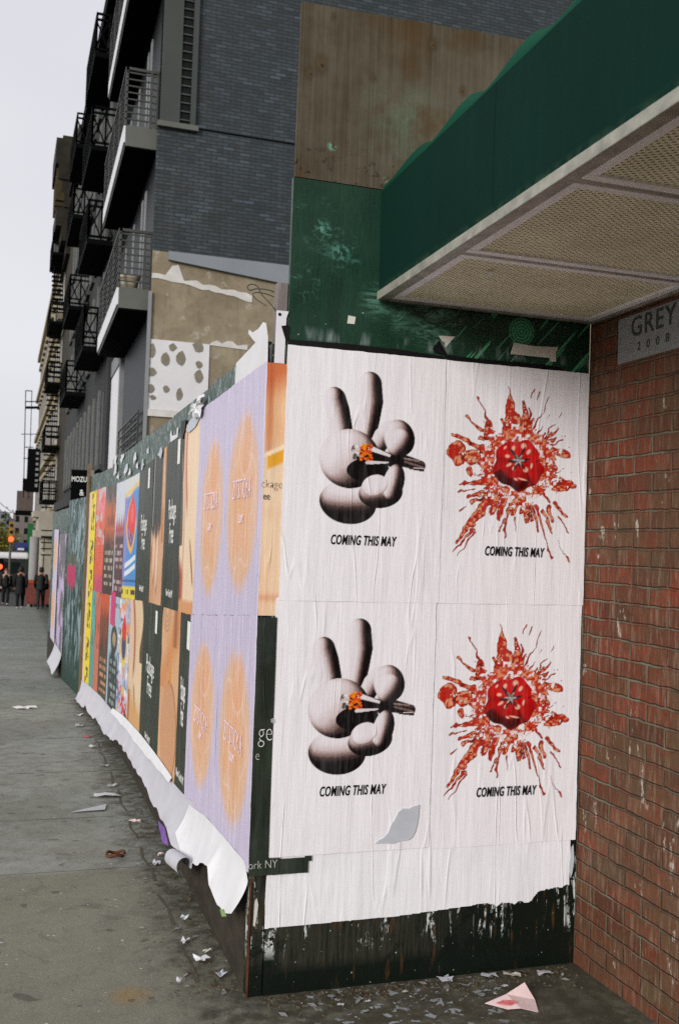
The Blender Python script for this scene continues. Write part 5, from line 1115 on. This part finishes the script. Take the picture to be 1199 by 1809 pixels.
# ornate cornice building
ob = thing('corner_cornice_building', (fx(46), 46.5, -1), 'dark building with a heavy bracketed cornice rising above the iron balconies', 'building')
fbox(G(), 46.01, 52.4, -10, .0, -2.6, 20.2).build('wall', M['tened'], ob)
g = G()
fbox(g, 48.6, 52.4, .0, .85, 19.2, 20.45); fbox(g, 48.6, 52.4, .0, .70, 18.5, 19.2); fbox(g, 48.7, 52.4, .0, .52, 17.9, 18.5); fbox(g, 48.7, 52.4, .0, .4, 17.2, 17.9); fbox(g, 48.8, 52.4, .0, .72, 16.3, 17.2); fbox(g, 48.8, 52.4, .0, .45, 15.6, 16.3); fbox(g, 48.8, 52.4, 0, .2, 15.0, 15.6)
fbox(g, 49.0, 52.4, .0, .55, 20.45, 20.75)
g.build('cornice', flat('dark_cornice_metal', (34, 30, 20), .8, .5, 2), ob)
g = G()
for y in (48.72, 49.6, 50.5, 51.4): fbox(g, y, y + .28, .36, .78, 17.5, 19.0)
g.build('bracket', flat('bracket_paint', (58, 48, 24), .8, .3, 3), ob)
# cream building with fire escape
M['cream'] = flat('cream_stone', (164, 158, 142), .8, .12, 1.5); M['creamd'] = flat('cream_stone_trim', (150, 140, 116), .8, .12, 1.5)
cb = thing('cream_building', (fx(53), 53, -1.9), 'cream stone building with black fire escape and a rusticated corner pier', 'building')
fbox(G(), 52.45, 88, -12, 0, -3.4, 16.4).build('wall', M['cream'], cb)
for z in (16.1, 12.6, 9.2, 5.8, 2.5): fbox(G(), 52.4, 88, .0, .28, z, z + .35).build('belt_course', M['creamd'], cb)
for z in (3.2, 6.6, 9.9, 13.1):
    for y in np.arange(54, 86, 2.6):
        w_ = fbox(G(), y, y + 1.2, -.05, .01, z, z + 2.0).build('window', M['dkglass'], cb); fbox(G(), y - .2, y + 1.4, 0, .18, z + 2.02, z + 2.3).build('lintel', M['creamd'], w_)
for z in (15.4, 12.0, 9.0, 5.9, 3.2):
    s_ = fbox(G(), 50.2, 53.8, .05, .75, z - .12, z).build('fire_escape', M['black'], cb); g = G()
    for zz in (z + .45, z + .95): fbox(g, 50.2, 53.8, .70, .75, zz - .03, zz + .03); fbox(g, 50.2, 50.26, .05, .75, zz - .03, zz + .03)
    for y in np.linspace(50.2, 53.7, 8): fbox(g, y, y + .05, .70, .75, z, z + .95)
    for w_ in (.1, .4, .7): fbox(g, 50.2, 50.26, w_, w_ + .05, z, z + .95)
    for k in range(9): fbox(g, 50.6 + k * .3, 50.9 + k * .3, .1, .65, z - 2.7 + k * .3, z - 2.64 + k * .3)
    g.build('stair_and_rail', M['black'], s_)
g = G()
fbox(g, 52.0, 56, .0, .5, -2.6, 1.4)
for k in range(5): fbox(g, 51.95, 56, .5, .56, -2.5 + k * .8, -1.85 + k * .8)
fbox(g, 51.8, 56, .0, .95, 1.4, 1.75); fbox(g, 51.8, 56, .0, .8, 1.75, 2.4); fbox(g, 51.8, 56, 0, 1.05, 2.4, 2.7)
g.build('rusticated_pier', M['cream'], cb)
G().tube([(fx(50) - 1.0, 50, -2.6), (fx(50) - 1.0, 50, 1.4)], .22, 12).build('column', flat('grey_column', (140, 138, 136), .8, .1), cb, smooth=True)
# rooftop antennas
for i, (px, py, h, wd) in enumerate(((99, 430, 1.3, .28), (113, 428, 1.6, .36))):
    p = atY(px, py, 52.0); a = thing('antenna', (p[0], 52, p[2] - h), ('white mobile antenna panel on a roof pole above the cream building, the thinner one', 'white mobile antenna panel on a roof pole above the cream building, the broader one')[i], 'antenna', 'rooftop antennas')
    G().box((p[0] - wd / 2, 51.9, p[2] - .55), (p[0] + wd / 2, 52.05, p[2] + .55)).build('panel', M['winframe'], a); G().tube([(p[0], 52.1, p[2] - 2.0), (p[0], 52.1, p[2] + .5)], .05, 6).build('mast', M['black'], a)
# signs
sg = thing('shop_sign', (1.3, 23, 2.6), 'black hanging shop sign with white lettering above the graffiti board', 'sign')
A = atY(127, 829, 23.0); B = atY(166, 895, 23.0)
G().box((A[0], 23.0, B[2] - .2), (2.05, 23.06, A[2])).build('board', M['black'], sg, bevel=.01)
wS = B[0] - A[0]; cxs = A[0] + wS * .50
text_mesh('MOZUMA', .165, M['wink'], 'lettering', sg, (cxs, 22.997, A[2] - .22), sx=.70, bold=.003); text_mesh('&', .19, M['wink'], 'lettering', sg, (cxs - .02, 22.997, A[2] - .52), sx=.8, bold=.003)
G().prism([(A[0] + .10, 22.998, B[2] - .1), (A[0] + .16, 22.998, B[2] + .14), (B[0] + .1, 22.998, B[2] + .14), (B[0] + .1, 22.998, B[2] - .1)], (0, -.003, 0)).build('pale_band', M['winframe'], sg)
G().box((1.9, 23.02, A[2] - .1), (2.1, 23.05, A[2] - .05)).build('bracket', M['black'], sg)
def blade(pxa, pya, pxb, pyb, Y, label, lett=None):
    a = atY(pxa, pya, Y); b = atY(pxb, pyb, Y); t = thing('blade_sign', (a[0], Y, b[2]), label, 'sign', 'far hanging signs along the street')
    G().box((a[0], Y, b[2]), (b[0], Y + .12, a[2])).build('board', M['black'], t)
    if lett: 
        g = G(); n = lett; q = random.Random(n); h = (a[2] - b[2]) / (n + 1)
        for k in range(n): z = a[2] - h * (k + .7); w_ = (b[0] - a[0]); g.box((b[0] - w_ * .34, Y - .012, z - h * .32), (b[0] - w_ * q.uniform(.10, .16), Y - .002, z + h * q.uniform(.05, .3)))
        g.build('lettering', M['winframe'], t)
    G().box((b[0] - .02, Y + .03, a[2] - .2), (b[0] + .5, Y + .08, a[2] - .12)).build('arm', M['black'], t)
blade(50, 792, 69, 870, 58, 'tall black hanging sign with pale upright lettering on the cream building', 7)
blade(41, 845, 56, 890, 64, 'smaller black hanging sign below and beyond the tall one', 4)
# pinkish balcony box and scaffold mast beyond the signs
sb = thing('scaffold_tower', (0, 60, 0), 'thin black scaffold tower beyond the cream building', 'scaffold')
p = [atY(px, py, 60.0) for px, py in ((46, 690), (68, 690), (42, 880), (60, 880), (46, 720), (70, 720), (38, 767), (72, 767), (43, 790), (60, 790), (42, 810), (58, 810))]
g = G(); g.bar(p[0], p[2], .05).bar((p[0] + p[1]) / 2, (p[2] + p[3]) / 2, .04); g.build('upright', M['black'], sb)
for q0, q1, th in ((p[4], p[5], .14), (p[4] + (0, 0, .35), p[5] + (0, 0, .35), .06), (p[6], p[7], .04), (p[8], p[9], .05), (p[10], p[11], .05), (p[0], p[0] + (.35, 0, 0), .05)): G().bar(q0, q1, th).build('cross_bar', M['black'], sb)
a = atY(29, 905, 62.0); b = atY(60, 868, 62.0)
bx = thing('awning_box', (a[0], 62, a[2]), 'dusky pink shop balcony box with black underside beyond the signs', 'shop front')
G().box((a[0], 62, a[2] + .12), (b[0], 63.5, b[2])).build('panel', flat('dusky_pink', (88, 76, 72), .8, .25, 3), bx); G().box((a[0] - .05, 61.95, a[2] - .15), (b[0] + .05, 63.5, a[2] + .11)).build('soffit', M['black'], bx)
# across the avenue
def far_block(name, pa, pb, Y, depth, mat, label, wins=None, cat='building'):
    a = atY(*pa, Y); b = atY(*pb, Y); zb_ = gz(Y) - .5; t = thing(name, (a[0], Y, zb_), label, cat)
    G().box((a[0], Y, zb_), (b[0], Y + depth, a[2])).build('wall', mat, t)
    if wins:
        for i in range(wins[0]):
            for j in range(wins[1]):
                x = a[0] + (b[0] - a[0]) * (i + .3) / wins[0]; z = zb_ + 3 + (a[2] - zb_ - 3) * (j + .2) / wins[1]; G().box((x, Y - .02, z), (x + (b[0] - a[0]) / wins[0] * .4, Y + .02, z + (a[2] - zb_ - 3) / wins[1] * .5)).build('window', M['dkglass'], t)
    return t
far_block('far_building', (24, 905), (64, 1060), 82, 10, flat('far_pinkish_render', (116, 108, 104), .8, .15, 1), 'pale pinkish building closing the view under the signs', (3, 3))
far_block('far_tower', (9, 916), (25, 1060), 100, 10, flat('far_grey_tower', (92, 96, 100), .8, .2, 1), 'small grey tower far across the avenue', (2, 4))
far_block('far_building', (-90, 900), (8, 1060), 110, 12, flat('far_grey_block', (120, 122, 128), .8, .15, 1), 'low grey building at the left edge beyond the trees', (6, 4))
gb = far_block('green_shopfront', (50, 925), (57, 1000), 78, 2, flat('far_green', (30, 96, 44), .7, .2, 2), 'narrow green shop hoarding beside the cream corner', None, 'shop front')
a = atY(24, 958, 76.0); b = atY(50, 974, 76.0)
ba = thing('shop_awning', (a[0], 76, b[2]), 'dark blue shop awning behind the white topped bus', 'awning')
G().hexa([(a[0], 75.2, b[2]), (b[0], 75.2, b[2]), (b[0], 76.2, b[2] + .2), (a[0], 76.2, b[2] + .2), (a[0], 75.2, b[2] + .3), (b[0], 75.2, b[2] + .3), (b[0], 76.2, a[2]), (a[0], 76.2, a[2])]).build('cloth', flat('navy_cloth', (24, 44, 110), .7, .1), ba)
G().box(((a[0] + b[0]) / 2 - .2, 75.17, b[2] + .08), ((a[0] + b[0]) / 2 + .25, 75.19, b[2] + .24)).build('emblem', M['wink'], ba)
# bus crossing at the avenue
a = atY(-120, 974, 64.0); b = atY(51, 988, 64.0); zg = gz(64) - .14
bs = thing('bus', (a[0], 64, zg), 'white roofed dark bus crossing the avenue behind the walkers', 'bus')
G().box((a[0], 63.9, b[2]), (b[0], 66.4, a[2] + .05)).build('roof', M['slabedge'], bs, bevel=.12); G().box((a[0], 64, zg + .35), (b[0], 66.3, b[2] - .002)).build('body', flat('dark_bus_body', (26, 32, 30), .4, .2, 2, .5), bs, bevel=.05)
for k in range(5): G().box((b[0] - .5 - 1.25 * k - 1.0, 63.97, zg + 1.2), (b[0] - .5 - 1.25 * k, 64.0, b[2] - .2)).build('window', M['dkglass'], bs)
for x in (b[0] - 1.3, b[0] - 4.6): G().tube([(x, 63.95, zg + .45), (x, 64.25, zg + .45)], .45, 16).build('wheel', M['black'], bs)
# traffic light
p = atY(20, 940, 56.0); zz = gz(56) - .1
tl = thing('traffic_light', (p[0], 56, zz), 'yellow traffic light showing red at the avenue corner', 'traffic light')
G().tube([(p[0] + .0, 56.1, zz), (p[0], 56.1, p[2] + .6)], .06, 8).build('pole', M['rail'], tl)
hs_ = G().box((p[0] - .11, 55.85, p[2] - .55), (p[0] + .11, 56.05, p[2] + .55)).build('housing', flat('traffic_yellow', (150, 110, 26), .6, .1), tl, bevel=.02)
red = MT('lit_red_lamp', .4); red.b.inputs['Base Color'].default_value = (.8, .06, .02, 1); red.b.inputs['Emission Color'].default_value = (1, .10, .03, 1); red.b.inputs['Emission Strength'].default_value = 1.2
for k, m in ((-.38, red.m), (.0, M['dkglass']), (.36, M['dkglass'])): G().tube([(p[0] + .02, 55.80, p[2] + k), (p[0] + .02, 55.86, p[2] + k)], .14 if k < 0 else .09, 14).build('lamp', m, hs_)
p = atY(0, 1001, 56.5)
t2 = thing('pedestrian_signal', (p[0], 56.5, zz), 'small red stop signal on a low pole at the left edge', 'traffic light')
G().tube([(p[0], 56.6, zz), (p[0], 56.6, p[2] + .4)], .05, 8).build('pole', M['rail'], t2); G().box((p[0] - .2, 56.42, p[2] - .25), (p[0] + .2, 56.58, p[2] + .45)).build('housing', M['black'], t2); G().tube([(p[0], 56.38, p[2]), (p[0], 56.43, p[2])], .15, 12).build('lamp', red.m, t2)
# barrier
a = atY(47, 1024, 47.0); b = atY(95, 1062, 47.0)
br = thing('barrier', (a[0], 47, gz(47)), 'orange red construction barrier behind the walkers', 'barrier')
G().box((a[0], 47, gz(47) + .12), (b[0], 47.08, a[2] - .18)).build('panel', flat('faded_red_plastic', (112, 56, 48), .7, .25, 6), br, bevel=.02); G().box((a[0] - .02, 46.98, a[2] - .178), (b[0], 47.1, a[2])).build('top_rail', flat('orange_plastic', (150, 66, 30), .6, .15), br, bevel=.02)
for x in (a[0] + .2, b[0] - .3): G().box((x, 46.8, gz(47)), (x + .12, 47.3, gz(47) + .118)).build('foot', M['black'], br)
# trees across the avenue
def tree(px, py, pyb, Y, seed, label, col):
    c = atY(px, py, Y); top = c[2]; zb_ = gz(Y) - .1; low = atY(px, pyb, Y)[2]; q = random.Random(seed); t = thing('street_tree', (c[0], Y, zb_), label, 'tree', 'autumn trees across the avenue')
    H = top - low; mid = (top + low) / 2; R = H * .62
    g = G().tube([(c[0], Y, zb_), (c[0] + .1, Y, (zb_ + low) / 2), (c[0], Y, mid), (c[0] + .1, Y, top - .4)], [.16, .12, .08, .02], 8)
    for k in range(7): an = q.random() * 6.28; g.tube([(c[0], Y, low + q.random() * H * .4), (c[0] + math.cos(an) * R * .4, Y + math.sin(an) * R * .4, mid), (c[0] + math.cos(an) * R * .8, Y + math.sin(an) * R * .8, mid + q.random() * H * .3)], [.06, .04, .01], 5)
    g.build('trunk', M['wood_post'], t, smooth=True)
    g = G(); cl = [(c[0] + q.gauss(0, .42) * R, Y + q.gauss(0, .42) * R, mid + q.gauss(0, .26) * H) for _ in range(26)]
    for cx, cy, cz in cl:
        for k in range(60):
            x, y, z = cx + q.gauss(0, .28), cy + q.gauss(0, .28), cz + q.gauss(0, .25); s_ = .05 + q.random() * .09; v = Vector((q.gauss(0, 1), q.gauss(0, 1), q.gauss(0, 1))).normalized(); u = v.orthogonal().normalized()
            P0 = Vector((x, y, z)); g.add([P0 + v * s_, P0 + u * s_ * .6, P0 - v * s_, P0 - u * s_ * .6], [(0, 1, 2, 3)])
    g.build('crown', flat('autumn_leaves_%d' % seed, col, .8, .45, .9), t)
tree(3, 925, 978, 72, 1, 'yellow green street tree at the left edge beside the traffic light', (112, 108, 44))
tree(-22, 915, 980, 78, 2, 'greener street tree just past the left edge', (84, 94, 50))
# overhead wires
for k, (a, b) in enumerate((((-20, 868), (32, 912)), ((-20, 880), (30, 922)))): tag(G().tube([atY(*a, 70.0), (atY(*a, 70.0) + atY(*b, 70.0)) / 2 + np.array((0, 0, -.12)), atY(*b, 70.0)], .02, 5).build('overhead_wire', M['black'], origin=atY(*a, 70.0)), ('upper sagging wire in the sky over the avenue', 'lower sagging wire in the sky over the avenue')[k], 'wire', 'wires over the avenue')

# ---------------------------------------------------------------- walkers
def person(px, py, Y, label, coat, trouser, face=1, coatlen=.62, wide=1.0, stride=.22, bag=False, seed=1, hair=(30, 24, 20), skin_=(150, 108, 88), hscale=1.0):
    b = atY(px, py, Y); z0 = gz(Y); x0 = b[0]; t = thing('person', (x0, Y, z0), label, 'person', 'walkers in dark clothes'); k = hscale
    def W(x, y, z): return (x0 + x * k, Y + y * k * face, z0 + z * k)
    # one continuous body grown over a skeleton
    J = {'pel': (0, 0, .95), 'spine': (0, .01, 1.18), 'chest': (0, 0, 1.36), 'neck': (0, .0, 1.50), 'head': (0, .015, 1.63), 'crown': (0, .01, 1.73)}
    R_ = {'pel': .14, 'spine': .125, 'chest': .145, 'neck': .055, 'head': .092, 'crown': .07}
    E_ = [('pel', 'spine'), ('spine', 'chest'), ('chest', 'neck'), ('neck', 'head'), ('head', 'crown')]
    for s_, sd_ in ((-1, 'l'), (1, 'r')):
        st = stride * s_
        for nme, p, r in (('hip', (.09*s_, 0, .90), .095), ('knee', (.10*s_, st*.5 + .04, .50), .062), ('ankle', (.10*s_, st, .09), .042), ('toe', (.115*s_, st + .17, .035), .036), ('sho', (.19*s_, 0, 1.42), .068), ('elb', (.245*s_, -st*.5 - .03, 1.14), .045), ('wri', (.225*s_, -st*.7 + .08, .91), .032), ('hand', (.22*s_, -st*.75 + .11, .80), .03), ('thumb', (.19*s_, -st*.72 + .14, .84), .014)):
            J[nme+sd_] = p; R_[nme+sd_] = r
        E_ += [('pel', 'hip'+sd_), ('hip'+sd_, 'knee'+sd_), ('knee'+sd_, 'ankle'+sd_), ('ankle'+sd_, 'toe'+sd_), ('chest', 'sho'+sd_), ('sho'+sd_, 'elb'+sd_), ('elb'+sd_, 'wri'+sd_), ('wri'+sd_, 'hand'+sd_), ('wri'+sd_, 'thumb'+sd_)]
    names = list(J); me = bpy.data.meshes.new('body'); me.from_pydata([tuple(Vector(W(*J[n])) - t.location) for n in names], [(names.index(a), names.index(b_)) for a, b_ in E_], [])
    o = bpy.data.objects.new('body', me); link(o, t); sk = o.modifiers.new('skin', 'SKIN'); sb_ = o.modifiers.new('sub', 'SUBSURF'); sb_.levels = 2; sb_.render_levels = 2
    for i, n in enumerate(names): v = me.skin_vertices[0].data[i]; v.radius = (R_[n] * k, R_[n] * k); v.use_root = (n == 'pel')
    me.materials.append(flat('skin_tone_%d' % seed, skin_, .6, .1))
    # nose, eyes, ears on the face
    g = G().tube([W(0, .105, 1.655), W(0, .13, 1.61), W(0, .10, 1.60)], [.008, .016, .012], 6); 
    for s_ in (-1, 1): g.tube([W(.09*s_, .01, 1.66), W(.098*s_, .0, 1.62), W(.09*s_, .01, 1.59)], [.012, .02, .01], 6)
    g.build('face_features', o.data.materials[0], t, smooth=True)
    C_ = flat('dark_coat_%d' % seed, coat, .8, .25, 9); T_ = flat('dark_trousers_%d' % seed, trouser, .85, .25, 9)
    zb_ = 1.46 - coatlen * 1.25
    n = 8; path = [W(0, .0, 1.49 - (1.49 - zb_) * q / (n-1)) for q in range(n)]; rad = [.075*k, .17*k*wide, .215*k*wide, .21*k*wide, .205*k*wide, .22*k*wide, .235*k*wide, .25*k*wide]
    g = G().tube(path, rad, 16, squash=.66)
    for s_, sd_ in ((-1, 'l'), (1, 'r')): g.tube([W(*(np.array(J['sho'+sd_]) + (-.03*s_, 0, .02))), W(*J['sho'+sd_]), W(*J['elb'+sd_]), W(*(np.array(J['wri'+sd_]) + (0, 0, .0)))], [.075*k, .085*k, .066*k, .052*k], 10)
    g.build('coat', C_, t, smooth=True)
    g = G()
    for s_, sd_ in ((-1, 'l'), (1, 'r')): g.tube([W(.06*s_, 0, 1.02), W(*J['hip'+sd_]), W(*J['knee'+sd_]), W(*(np.array(J['ankle'+sd_]) + (0, 0, .02)))], [.12*k, .115*k, .08*k, .062*k], 10)
    g.build('trousers', T_, t, smooth=True)
    for s_, sd_ in ((-1, 'l'), (1, 'r')):
        a = np.array(J['ankle'+sd_]); G().tube([W(*(a + (0, -.07, -.045))), W(*(a + (0, .0, -.035))), W(*(a + (.005*s_, .10, -.05))), W(*(a + (.01*s_, .20, -.062)))], [.04*k, .052*k, .045*k, .026*k], 8).build('shoe', flat('shoe_%d' % seed, (150, 150, 150) if seed == 2 else (40, 40, 42), .6, .1), t, smooth=True)
    G().tube([W(0, -.035, 1.56), W(0, -.03, 1.62), W(0, -.015, 1.70), W(0, .005, 1.765), W(0, .01, 1.785)], [.07*k, .098*k, .104*k, .075*k, .02*k], 12).build('hair', flat('hair_%d' % seed, hair, .7, .2), t, smooth=True)
    if bag:
        G().tube([W(-.19, -.05, 1.44), W(.0, -.165, 1.25), W(.22, -.16, 1.02)], .018*k, 6).build('bag_strap', M['black'], t); 
        G().tube([W(.10, -.20, .98), W(.30, -.17, .96)], .12*k, 10).build('bag', M['black'], t, smooth=True, )
    return t
person(35, 1078, 44, 'person in a long open black coat walking away, in the middle of the group', (14, 16, 16), (18, 20, 22), 1, .70, 1.32, .25, False, 2, hscale=1.0)
person(71, 1078, 44, 'person in dark clothes with a shoulder bag nearest the hoarding', (22, 28, 28), (34, 40, 44), 1, .52, 1.15, .24, True, 3, hscale=1.0)
person(10, 1058, 50, 'person in black at the left edge coming towards us', (16, 18, 18), (20, 22, 24), -1, .46, 1.05, .3, False, 5, hair=(90, 60, 40), skin_=(190, 150, 130), hscale=.98)
